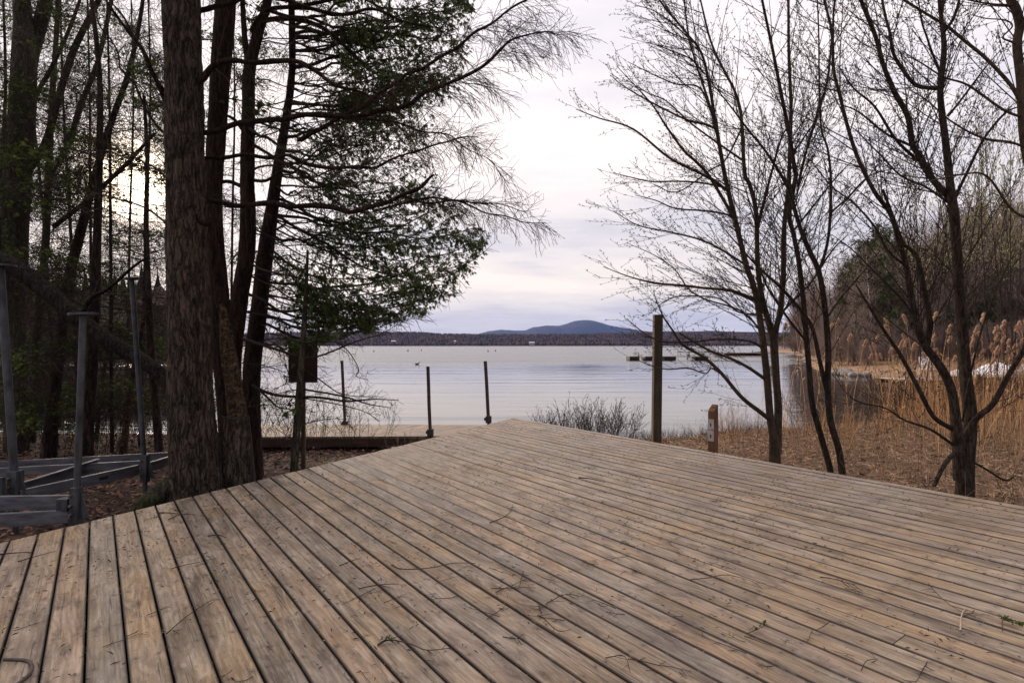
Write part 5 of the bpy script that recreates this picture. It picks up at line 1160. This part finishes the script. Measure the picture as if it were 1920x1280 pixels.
# saplings with yellow-green catkins, nearer, behind the thick tree
def catkin_sapling(u, Y, vt, label, seed):
    r = random.Random(seed); p = W(u, VH, Y); z0 = max(WZ-.2, gz1(p.x, p.y)); o = thing('catkin_willow', (p.x, p.y, z0), label, 'tree', 'saplings behind the thick dark tree'); T = Tubes(); TT = Tubes(); tips = []
    top = H+(VH-vt)/F*Y; L = top-z0
    for q in range(3):
        bp = branch_pts(Vector((p.x+r.uniform(-.3, .3), p.y+r.uniform(-.3, .3), z0-.1)), Vector((r.uniform(-.12, .12), r.uniform(-.1, .1), 1)), L*r.uniform(.8, 1.02), 12, .06, Vector((0, 0, .2)), r); T.add(bp, taper(.020, .006, 12), 6)
        spawn(TT, bp[3:], .015, .006, 0, [dict(per_m=3.2, angle=.45, len=1.5, n=6, wander=.07, bias=Vector((0, 0, .5)), r=.010, rmin=.0045, k=3, tips=True), dict(per_m=5, angle=.5, len=.5, n=4, wander=.1, bias=Vector((0, 0, .4)), r=.005, rmin=.0035, k=3, tips=True)], r, tips, .1)
    T.build('trunk', M['bark_brown'], o); TT.build('twigs', M['twig'], o)
    c, dd = [], []
    for bp in tips:
        if bp[-1].z < z0+L*.5: continue
        for q in range(3):
            k = r.randrange(1, len(bp)); c.append(tuple(bp[k])); dd.append(tuple((bp[k]-bp[k-1]).normalized()+rv(r)*.4+UPZ*.5))
    fanmesh('catkins', np.array(c), np.array(dd), RNG.uniform(.05, .10, len(c)), M['catkin'], o, nb=3, wid=.22, spread=.5)
for i, (u, Y, vt, lb) in enumerate([(1752, 17, 235, 'tall thin sapling with yellow-green catkins just left of the thick trunk'), (1795, 19, 215, 'tall thin catkin sapling directly behind the thick trunk'), (1838, 18, 205, 'tallest catkin sapling, right of the thick trunk'), (1872, 21, 230, 'catkin sapling with pale tips near the right edge'), (1905, 18, 220, 'catkin sapling cut by the right edge of the picture'), (1720, 22, 330, 'short catkin sapling left of the thick trunk')]):
    catkin_sapling(u, Y, vt, lb, 400+i)

# ---------------------------------------------------------------- reeds
def proto_reed(seed, Ht, lean, label):
    r = random.Random(seed); o = thing('tall_reed', (0, 0, 0), label, 'reed', 'tall plumed reeds right of the deck'); T = Tubes()
    bp = branch_pts(Vector((0, 0, -.1)), Vector((lean, r.uniform(-.05, .05), 1)), Ht, 9, .02, Vector((lean*.9, 0, -.08)), r); T.add(bp, taper(.0065, .003, 9), 5); T.build('stem', M['reed'], o)
    V, Fc, A_ = [], [], []
    for i in range(7):
        k = r.randrange(2, 7); p = bp[k]; az = r.uniform(0, 6.28); d = Vector((math.cos(az), math.sin(az), .9)); L = r.uniform(.25, .5); q = branch_pts(p, d, L, 6, .06, Vector((0, 0, -1.3)), r); s_ = Vector((-math.sin(az), math.cos(az), 0))
        for j, x in enumerate(q):
            w_ = .010*(1-j/5.3); b = len(V); V += [tuple(x-s_*w_), tuple(x+s_*w_)]; A_ += [.5, .5]
            if j: Fc.append((b-2, b-1, b+1, b))
    mesh_np('blades', V, [np.array(Fc)], M['reed'], o, False, A_)
    tipd = (bp[-1]-bp[-2]).normalized(); side = 1 if lean >= 0 else -1; c, dd = [], []
    for i in range(165):
        f = r.random(); wdt = .034*math.sin(math.pi*min(1, .12+f*.88))**.7; x = bp[-1]+tipd*(.17*f-.05)+Vector((side*.03*f, 0, 0))+rv(r)*wdt*r.random()
        c.append(tuple(x)); dd.append(tuple(tipd*1.0+Vector((side*.45, 0, -.15))+rv(r)*.5))
    fanmesh('plume', np.array(c), np.array(dd), RNG.uniform(.03, .06, len(c)), M['plume'], o, nb=4, wid=.14, spread=.6); return o
PR = [proto_reed(501, 2.3, .05, 'dry reed with a tan feathery plume in the reed bed right of the deck'), proto_reed(502, 2.5, -.06, 'dry reed with a tan feathery plume in the reed bed right of the deck'), proto_reed(503, 2.1, .10, 'dry reed with a tan feathery plume in the reed bed right of the deck')]
def putreed(u, v, Y):
    k = rb_.randrange(3); ht = (2.3, 2.5, 2.1)[k]*.985+.14; x = (u-960)/F*Y; x -= (.20, -.26, .36)[k]*.9; z0 = max(WZ-.05, gz1(x, Y)); top = H-(v-12-VH)/F*Y; s = max(.5, (top-z0)/ht)
    pr = PR[k]; sx = min(s, 1.15)
    if pr.name not in used: used.add(pr.name); pr.location = (x, Y, z0); pr.scale = (sx, sx, s)
    else: dup(pr, (x, Y, z0), rb_.uniform(-.3, .3), (sx, sx, s))
for (u, v, Y) in [(1577, 602, 12), (1497, 602, 14), (1524, 600, 13), (1499, 622, 13), (1602, 632, 11), (1620, 640, 11.5), (1641, 650, 11), (1672, 600, 14), (1668, 615, 12), (1685, 641, 11), (1704, 595, 12), (1714, 646, 10.5), (1697, 632, 13), (1860, 592, 11), (1880, 616, 10), (1892, 606, 10.5), (1908, 614, 9.6), (1871, 626, 10), (1886, 618, 11), (1915, 640, 9), (1897, 648, 9.5), (1872, 652, 9.4), (1856, 650, 10),
                  (1905, 655, 9), (1918, 610, 10.5), (1838, 628, 11), (1825, 640, 11.5), (1777, 612, 12.5), (1763, 590, 14), (1732, 668, 11), (1650, 670, 12), (1690, 676, 11), (1843, 660, 10), (1912, 682, 9), (1496, 702, 9.5), (1680, 660, 13), (1725, 650, 14), (1748, 630, 14), (1575, 640, 15), (1550, 610, 15), (1512, 616, 14.5), (1477, 610, 14)]:
    putreed(u+rb_.uniform(-2, 2), v, Y)
for i in range(30): u = rb_.uniform(1740, 1935); putreed(u, rb_.uniform(600, 700), rb_.uniform(9.5, 15))
for i in range(16): putreed(rb_.uniform(1600, 1760), rb_.uniform(630, 700), rb_.uniform(11, 17))

def stalks(name, n, xr, yr, hlo, hhi, mat, seed, lean=.25, rad=.003, dens=None, bladew=.0):
    r = np.random.default_rng(seed); x = r.uniform(*xr, n); y = r.uniform(*yr, n)
    if dens is not None: k = r.random(n) < dens(x, y); x, y = x[k], y[k]
    n = len(x); z0 = np.maximum(gz(x, y), WZ-.05)-.03; h_ = r.uniform(hlo, hhi, n); m = 6; f = np.linspace(0, 1, m)
    la = r.uniform(0, 6.28, n); ll = np.abs(r.normal(0, lean, n))*h_; bend = ll[:, None]*f[None]**1.8
    P = np.stack([x[:, None]+bend*np.cos(la)[:, None], y[:, None]+bend*np.sin(la)[:, None], z0[:, None]+h_[:, None]*f[None]*(1-.25*(ll/h_)[:, None]*f[None])], -1)
    T = Tubes(); rr = rad*(1-.6*f)
    T.g[(m, 3)] = [(P[i], rr*s_) for i, s_ in zip(range(n), r.uniform(.6, 1.4, n))]
    return tag(T.build(name, M[mat], None), kind='stuff')
def reeddens(x, y):
    u = 960+F*x/y; d_ = np.interp(u, [1440, 1480, 1560, 1625, 1660, 1950], [.006, .012, .005, .010, .30, .75]); sh = np.interp(x, SHX, SHY); return d_*np.where(y > sh-2.5, 1, .16)*np.where((u > 1560) & (u < 1650) & (y > sh+.5), .25, 1)
stalks('reed_bed', 24000, (5.0, 19), (8, 19), .5, 1.9, 'reed', 61, .22, .0045, lambda x, y: reeddens(x, y)*np.clip(.45+1.4*vnoise(x, y, 1.9, 44), .03, 1))
stalks('dry_grass', 9000, (2.2, 14), (5.2, 14), .10, .55, 'straw', 62, .5, .0022, lambda x, y: np.where(y > 10.4-(x-.05)*1.3, 1, 0)*np.clip((x-2)/3, .15, 1)*(np.interp(x, SHX, SHY) > y-.3))
stalks('shore_weeds', 7000, (1.9, 6.2), (10, 14), .06, .34, 'twig', 64, .45, .003, lambda x, y: np.exp(-np.abs(np.interp(x, SHX, SHY)-.35-y)*2.2))
stalks('bank_reeds', 9000, (24, 75), (37, 60), .5, 1.7, 'reed', 63, .2, .006, lambda x, y: np.where((y > np.interp(x, [24, 25.5, 31, 45, 60, 75], [43, 38.5, 37, 38, 40, 41])) & (x > np.interp(y, [37, 43, 51, 60], [24, 24.4, 27, 31])), np.exp(-(y-np.interp(x, [24, 25.5, 31, 45, 60, 75], [43, 38.5, 37, 38, 40, 41]))/7), 0))
# fallen straw and leaves lying about
def litter(name, n, xr, yr, mat, seed, size, dens=None, long=1.0, lift=.03, onz=None):
    r = np.random.default_rng(seed); x = r.uniform(*xr, n); y = r.uniform(*yr, n)
    if dens is not None: k = r.random(n) < dens(x, y); x, y = x[k], y[k]
    n = len(x); z0 = (gz(x, y) if onz is None else np.full(n, onz))+r.uniform(0, lift, n); a = r.uniform(0, 6.28, n); s = r.uniform(size*.5, size*1.4, n)
    d = np.stack([np.cos(a), np.sin(a), r.normal(0, .25, n)], -1); q = np.stack([-np.sin(a), np.cos(a), r.normal(0, .35, n)], -1); c = np.stack([x, y, z0], -1)
    L = (s*long)[:, None]; w_ = (s/long**.5*.5)[:, None]
    V = np.stack([c-d*L, c+q*w_+[0, 0, .004], c+d*L, c-q*w_], 1).reshape(-1, 3)
    i = np.arange(n)[:, None]*4; return tag(mesh_np(name, V, [np.concatenate([i, i+1, i+2, i+3], 1)], M[mat], None, False, np.repeat(r.random(n), 4)), kind='stuff')
offdeck = lambda x, y: (x*nv.x+y*nv.y > n1_+.02) | (x*dv.x+y*dv.y > s1+slope*(x*nv.x+y*nv.y-n1_)+.02)
land = lambda x, y: y < np.interp(x, SHX, SHY)+.1
litter('leaf_litter', 52000, (-15, 1.5), (3.5, 14), 'leaf', 71, .032, lambda x, y: offdeck(x, y) & land(x, y))
litter('brown_leaves', 22000, (2, 15), (5, 14.5), 'leaf', 73, .026, lambda x, y: offdeck(x, y) & land(x, y), lift=.06)
litter('straw_litter', 42000, (1.2, 16), (4.5, 15.5), 'straw', 72, .016, lambda x, y: (offdeck(x, y) & land(x, y))*np.clip(x/4, .2, 1), long=4.5, lift=.10)
# stones at the spit across the bay
for i, (u, Y, s) in enumerate([(1570, 40.5, .45), (1578, 40, .35), (1590, 39, .5), (1602, 38.3, .4), (1625, 38.0, .35), (1584, 41, .6)]):
    x = (u-960)/F*Y; o = None; r = random.Random(i); bm_v = []; n1r, n2r = 7, 10
    for a in range(n1r+1):
        for b in range(n2r):
            ph = math.pi*a/n1r; th_ = 2*math.pi*b/n2r; q = Vector((math.sin(ph)*math.cos(th_), math.sin(ph)*math.sin(th_)*.8, math.cos(ph)*.55)); q *= s*(1+.25*noise.noise(q*1.7+Vector((i*5, 0, 0)))); bm_v.append((x+q.x, Y+q.y, WZ+.1+q.z))
    Fq_ = [(a*n2r+b, a*n2r+(b+1) % n2r, (a+1)*n2r+(b+1) % n2r, (a+1)*n2r+b) for a in range(n1r) for b in range(n2r)]
    o = mesh_np('boulder', bm_v, [np.array(Fq_)], M['stone'], None, True); tag(o, 'grey boulder at the waterline of the grassy point across the bay', 'boulder', 'boulders along the grassy point')

for i, (x, y, hh, mt, lb) in enumerate([(6.6, 11.6, 1.5, 'twig_red', 'thin reddish bush behind the two kinked trees'), (7.6, 10.0, 1.2, 'reed', 'clump of bent straw stems right of the kinked trees'), (8.3, 11.8, 1.7, 'twig', 'bare bush in front of the bay'), (5.2, 9.6, 1.0, 'reed', 'straw-coloured weeds beside the three-stemmed tree'),
                                      (9.6, 11.5, 1.8, 'twig_red', 'tangled bush left of the thick trunk'), (11.4, 12.4, 1.9, 'twig_red', 'tangled bush behind the thick trunk'), (13.2, 12.6, 1.8, 'twig', 'tangled bush at the right edge of the picture'), (7.2, 8.4, .8, 'straw', 'low dry weeds near the deck, left of the thick trunk'), (4.4, 11.0, .9, 'reed', 'pale dry stems between the short post and the three-stemmed tree')]):
    brush('dry_bush', x, y, 26, hh, .8, mt, lb, seed=600+i, straight=.12, per=8, r0=.0045)
# ---------------------------------------------------------------- the little marina behind the reeds at the right
def plat(u0, u1, Y, zt_, label):
    a = W(u0, VH, Y); b = W(u1, VH, Y); o = thing('shore_dock', (a.x, Y, WZ), label, 'dock'); V, Fc = [], []
    nb_ = int((b.x-a.x)/.16)
    for i in range(nb_): box(V, Fc, (a.x+i*.16, Y-.9, zt_-.04), (a.x+i*.16+.15, Y+.9, zt_))
    flatmesh('planks', V, Fc, M['dockwood'], o); V, Fc = [], []
    box(V, Fc, (a.x, Y-.93, zt_-.24), (b.x, Y-.88, zt_-.042)); box(V, Fc, (a.x, Y+.88, zt_-.24), (b.x, Y+.93, zt_-.042)); flatmesh('frame_beam', V, Fc, M['post_dark'], o)
    for f in np.linspace(.04, .96, max(2, int((b.x-a.x)/2.2))):
        V, Fc = [], []; x = a.x+(b.x-a.x)*f; box(V, Fc, (x-.06, Y-1.02, -1.6), (x+.06, Y-.94, zt_+.12)); flatmesh('post', V, Fc, M['post_dark'], o)
    return o
plat(1668, 1760, 25, -.12, 'weathered dock with a white chair, behind the reeds left of the thick trunk')
plat(1795, 1990, 27, -.10, 'weathered dock before the white covered boats behind the reeds')
def chair(u, Y, zt_, label):
    p = W(u, VH, Y); o = thing('garden_chair', (p.x, Y, zt_), label, 'chair'); x, y, z0 = p.x, Y, zt_
    V, Fc = [], []; box(V, Fc, (x-.26, y-.25, z0+.40), (x+.26, y+.25, z0+.43)); flatmesh('seat', V, Fc, M['white'], o, .01)
    V, Fc = [], []
    for k in range(5): box(V, Fc, (x-.26+k*.105, y+.23, z0+.43), (x-.26+k*.105+.07, y+.26, z0+.90))
    box(V, Fc, (x-.27, y+.225, z0+.88), (x+.27, y+.265, z0+.95)); flatmesh('backrest', V, Fc, M['white'], o)
    for sx in (-1, 1):
        V, Fc = [], []; box(V, Fc, (x+sx*.25-.025, y-.26, z0+.62), (x+sx*.25+.025, y+.24, z0+.65)); flatmesh('armrest', V, Fc, M['white'], o)
        for sy in (-1, 1):
            V, Fc = [], []; box(V, Fc, (x+sx*.25-.02, y+sy*.23-.02, z0), (x+sx*.25+.02, y+sy*.23+.02, z0+(.62 if sy < 0 else .40))); flatmesh('leg', V, Fc, M['white'], o)
chair(1742, 25, -.12, 'white slatted chair on the dock left of the thick trunk')
def coverboat(u, Y, L_, hh, label, rz=0.0):
    p = W(u, VH, Y); o = thing('covered_boat', (p.x, Y, WZ), label, 'boat', None); n = 16; V, Fc = [], []
    prof = [(-1.0, -.05), (-1.05, .55), (-.75, .85), (-.25, 1.12), (0, 1.2), (.25, 1.12), (.75, .85), (1.05, .55), (1.0, -.05)]
    for i in range(n+1):
        s = i/n; wd_ = 1.15*min(1, math.sin(math.pi*min(1, .14+s*.80))**.5); top = hh*(.8+.2*math.sin(s*math.pi*3.2+u))
        for (a, b) in prof: V.append((p.x+(s-.5)*L_, Y+a*wd_, WZ+.35+b*top*(.75+.25*math.sin(math.pi*s))*.9))
    m_ = len(prof)
    Fc = [(i*m_+j, i*m_+j+1, (i+1)*m_+j+1, (i+1)*m_+j) for i in range(n) for j in range(m_-1)]; b0 = len(V); V += [(p.x-.5*L_, Y, WZ+.3), (p.x+.5*L_, Y, WZ+.3)]
    Fc += [(j+1, j, b0) for j in range(m_-1)]+[(n*m_+j, n*m_+j+1, b0+1) for j in range(m_-1)]; flatmesh('cover', V, Fc, M['white'], o)
    V, Fc = [], []
    for i in range(n+1):
        s = i/n; wd_ = 1.05*min(1, math.sin(math.pi*min(1, .14+s*.80))**.5)
        for a, b in ((-.8, -.15), (-1, .42), (1, .42), (.8, -.15)): V.append((p.x+(s-.5)*L_*.97, Y+a*wd_, WZ+b))
    Fc = [(i*4+j, i*4+(j+1) % 4, (i+1)*4+(j+1) % 4, (i+1)*4+j) for i in range(n) for j in range(4)]+[(0, 1, 2, 3), (n*4+3, n*4+2, n*4+1, n*4)]; flatmesh('hull', V, Fc, M['black'], o)
coverboat(1842, 29.5, 2.5, .62, 'small boat under a white cover, left of the peaked one')
coverboat(1884, 30.5, 2.2, .85, 'boat under a peaked white cover between two lower ones')
coverboat(1938, 30, 3.0, .66, 'boat under a white cover cut by the right edge of the picture')
for i, (u, Y) in enumerate([(1826, 12.6)]): pass

# ---------------------------------------------------------------- twigs fallen on the deck
def ondeck(u, v): Y = H*F/(v-VH); return (u-960)/F*Y, Y
def fallen(name, pl, wp, mat, label, cat='twig', side=(), green=0, seed=0):
    r = random.Random(seed+900); pts = []
    for i, (u, v) in enumerate(pl): x, y = ondeck(u, v); pts.append((x, y, .006+.012*math.sin(math.pi*i/(len(pl)-1))))
    S = crom(pts, 5); r0 = px(wp*.9, pts[0][1])/2; T = Tubes(); T.add(S, taper(r0, r0*.45, len(S)), 6); V_ = vlist(S)
    for j in range(int(side*.6) if isinstance(side, int) else 0):
        k = r.randrange(1, len(V_)-1); d = (V_[k+1]-V_[k]).normalized(); q = Vector((-d.y, d.x, 0))*r.choice((-1, 1)); bp = branch_pts(V_[k], d*.7+q+Vector((0, 0, .12)), r.uniform(.03, .10), 5, .1, Vector((0, 0, -.1)), r)
        for b in bp: b.z = max(b.z, .003)
        T.add(bp, taper(r0*.6, .0008, 5), 4)
    if green:
        o = thing(name, pts[0], label, cat); T.build('stem', M[mat], o); c, dd = [], []
        for j in range(green): k = r.randrange(len(V_)//3, len(V_)-1); c.append(tuple(V_[k]+Vector((r.gauss(0, .006), r.gauss(0, .006), .006)))); dd.append(tuple((V_[k+1]-V_[k]).normalized()+Vector((r.gauss(0, .8), r.gauss(0, .8), .15))))
        fanmesh('needles', np.array(c), np.array(dd), RNG.uniform(.012, .026, len(c)), M['cedar'], o, nb=5, wid=.16, spread=1.0)
        return o
    o = T.build(name, M[mat], None); return tag(o, label, cat)
fallen('fallen_twig', [(736, 1060), (748, 1069), (775, 1072), (815, 1068), (850, 1059), (893, 1057)], 2.6, 'twig', 'longest dark curved twig lying across the middle boards', side=2, seed=1)
fallen('fallen_twig', [(312, 1190), (345, 1165), (380, 1140), (405, 1122)], 2.2, 'twig', 'straight slanting twig on the boards at the lower left', seed=2)
fallen('fallen_twig', [(322, 1067), (345, 1064), (375, 1058), (406, 1047)], 1.6, 'twig', 'thin curved twig left of the straight slanting one', seed=3)
fallen('pale_stick', [(1801, 1184), (1802, 1165), (1806, 1152), (1813, 1141)], 3.4, 'peeled', 'short pale peeled stick at the right of the deck', cat='stick', seed=4)
fallen('fallen_twig', [(1741, 1095), (1755, 1115), (1775, 1135), (1800, 1150), (1830, 1158)], 1.8, 'twig', 'branching twig meeting the pale stick', side=9, seed=5)
fallen('cedar_sprig', [(1880, 1184), (1880, 1168), (1895, 1172), (1918, 1174)], 2.0, 'twig', 'green needle sprig at the right edge of the deck', cat='sprig', green=40, seed=6)
fallen('cedar_sprig', [(1400, 1190), (1420, 1186), (1441, 1170)], 1.8, 'twig', 'green sprig on the boards right of centre', cat='sprig', green=22, seed=7)
fallen('fallen_twig', [(1396, 1194), (1420, 1208), (1450, 1214)], 1.8, 'twig', 'bent twig just below the green sprig', side=2, seed=8)
fallen('fallen_twig', [(1294, 1088), (1330, 1087), (1362, 1083), (1410, 1094), (1430, 1106)], 2.0, 'twig', 'wavy dark twig on the boards right of centre', side=5, seed=9)
fallen('fallen_twig', [(708, 1212), (730, 1205), (770, 1214), (800, 1224), (850, 1216)], 3.2, 'twig', 'forked twig cluster at the bottom of the deck', side=14, seed=10)
fallen('cedar_sprig', [(708, 1210), (725, 1206), (745, 1208)], 2.2, 'twig', 'small green sprig beside the forked twig cluster', cat='sprig', green=14, seed=11)
fallen('fallen_twig', [(672, 1105), (700, 1103), (725, 1100), (748, 1096)], 2.4, 'twig', 'dark twig with a tufted end below the longest twig', side=8, seed=12)
fallen('fallen_twig', [(636, 1062), (660, 1056), (676, 1048)], 2.2, 'twig', 'short forked twig left of the longest twig', side=3, seed=13)
fallen('fallen_twig', [(1008, 1155), (1020, 1165), (1045, 1188), (1070, 1182)], 2.2, 'twig', 'crooked twig in the bottom middle of the deck', side=6, seed=14)
fallen('fallen_twig', [(1025, 1132), (1060, 1120), (1092, 1120)], 2.0, 'twig', 'bushy twig above the crooked one', side=12, seed=15)
fallen('fallen_twig', [(913, 1162), (940, 1148), (946, 1138)], 1.8, 'twig', 'short curved twig left of the crooked one', side=1, seed=16)
fallen('fallen_twig', [(918, 981), (940, 975), (955, 965), (961, 950)], 2.4, 'twig', 'hooked dark twig on the boards at the picture centre', side=6, seed=17)
fallen('fallen_twig', [(1135, 1235), (1170, 1237), (1182, 1262)], 2.0, 'twig', 'angular twig at the bottom edge, right of centre', side=4, seed=18)
fallen('fallen_twig', [(1615, 1258), (1625, 1246), (1647, 1237)], 2.2, 'twig', 'short twig near the bottom right of the deck', side=3, seed=19)
fallen('fallen_twig', [(295, 962), (315, 965), (340, 965)], 3.0, 'twig', 'stubby dark twig near the left edge of the deck', side=1, seed=20)
fallen('fallen_twig', [(316, 975), (340, 968), (366, 966)], 2.0, 'twig', 'thin twig just under the stubby one', side=3, seed=21)
fallen('fallen_twig', [(390, 1006), (408, 1007), (424, 1009)], 3.0, 'twig', 'small dark chip of wood right of the stubby twig', side=1, seed=22)
fallen('fallen_twig', [(0, 1040), (30, 1041), (60, 1036)], 3.0, 'twig', 'dark twig at the far left of the deck', side=2, seed=23)
fallen('fallen_twig', [(33, 1054), (70, 1047), (105, 1034)], 2.2, 'twig', 'thin twig beside the far left one', side=2, seed=24)
fallen('fallen_twig', [(1085, 896), (1105, 900), (1135, 905)], 3.0, 'twig', 'dark strip of bark on the far boards', side=1, seed=25)
fallen('fallen_twig', [(1538, 1083), (1560, 1090), (1604, 1098)], 2.6, 'twig', 'shaggy twig in the right half of the deck', side=12, seed=26)
# the rest: small copies of three kinds that nothing tells apart
def crumb(seed, L_, side):
    r = random.Random(seed); T = Tubes(); bp = branch_pts(Vector((0, 0, .004)), Vector((1, 0, .05)), L_, 7, .14, Vector((0, 0, 0)), r)
    for b in bp: b.z = .003+.004*r.random()
    T.add(bp, taper(.0022, .0009, 7), 5)
    for j in range(side):
        k = r.randrange(1, 6); d = (bp[k+1]-bp[k]).normalized() if k < 6 else bp[k]-bp[k-1]; q = branch_pts(bp[k], Vector((d.x*.6-d.y*r.choice((-1, 1)), d.y*.6+d.x*r.choice((-1, 1)), .05)), r.uniform(.02, .06), 4, .12, Vector((0, 0, 0)), r)
        for b in q: b.z = .003+.004*r.random()
        T.add(q, taper(.0013, .0007, 4), 4)
    o = T.build('fallen_twig', M['twig'], None); return tag(o, 'tiny dark twig scattered on the deck boards', 'twig', 'tiny twigs scattered over the deck')
CR = [crumb(1, .16, 3), crumb(2, .10, 6), crumb(3, .24, 4), crumb(4, .07, 2)]
rk = random.Random(8)
for i in range(84):
    while True:
        u = rk.uniform(0, 1920); v = 800+470*rk.random()**.75
        x, y = ondeck(u, v); s_, n_ = sn(x, y)
        if s_ < send(n_)-.05 and n_ < n1_-.05 and (rk.random() < .35 or 800 < u < 1500): break
    if i < 4: c = CR[i]
    else: c = CR[i % 4].copy(); C.objects.link(c)
    c.location = (x, y, .002); c.rotation_euler = (0, 0, rk.uniform(0, 6.28)); q = rk.uniform(.45, 1.1); c.scale = (q, q, q)
def clump(x, y): return np.clip(np.array([noise.noise((a*1.6, b*1.6, 3.3))+.25 for a, b in zip(x, y)])*1.6, .02, 1)
ond = lambda x, y: (~offdeck(x+.0, y+.0)) & (y > 1.5)
litter('needle_litter', 17000, (-4, 7), (1.5, 10.3), 'twig', 81, .006, lambda x, y: ond(x, y)*clump(x, y), long=2.2, lift=.004, onz=.004)
r = np.random.default_rng(83); kq = r.integers(6, ndeck, 2600); sq = r.uniform(-2.5, 8, 2600); nq = n1_-kq*SP; keep = (sq < s1+slope*(nq-n1_)-.05); sq, nq = sq[keep], nq[keep]
xq = dv.x*sq+nv.x*nq; yq = dv.y*sq+nv.y*nq; aq = r.uniform(0, 6.28, len(xq)); lq = r.uniform(.002, .006, len(xq)); cq = np.stack([xq, yq, r.uniform(-.012, -.001, len(xq))], -1); d1 = np.stack([np.cos(aq), np.sin(aq), .3*np.sin(aq*3)], -1)*lq[:, None]; d2 = np.stack([-np.sin(aq), np.cos(aq), .4*np.cos(aq*5)], -1)*lq[:, None]*.6
iq = np.arange(len(xq))[:, None]*4; tag(mesh_np('crevice_debris', np.stack([cq-d1, cq+d2, cq+d1, cq-d2], 1).reshape(-1, 3), [np.concatenate([iq, iq+1, iq+2, iq+3], 1)], M['straw'], None, False, np.repeat(r.random(len(xq)), 4)), kind='stuff')
litter('cone_scales', 1100, (-3, 4), (1.6, 6), 'leaf_red', 82, .007, lambda x, y: ond(x, y)*(clump(x+9, y) > .75), long=1.4, lift=.006, onz=.005)

# ---------------------------------------------------------------- air
m = bpy.data.materials.new('air'); m.use_nodes = True; nt_ = m.node_tree; nt_.nodes.clear(); out_ = nt_.nodes.new('ShaderNodeOutputMaterial')
pv = nt_.nodes.new('ShaderNodeVolumePrincipled'); pv.inputs['Color'].default_value = (.26, .42, 1.0, 1); pv.inputs['Density'].default_value = 4.5e-5; pv.inputs['Anisotropy'].default_value = 0.0
nt_.links.new(pv.outputs[0], out_.inputs['Volume'])
V, Fc = [], []; box(V, Fc, (-9000, -40, WZ-4), (9000, 8600, 380)); hz = flatmesh('haze', V, Fc, m); tag(hz, kind='stuff')
hz.visible_shadow = True
for o in list(bpy.data.objects):
    if '_o' in o: del o['_o']
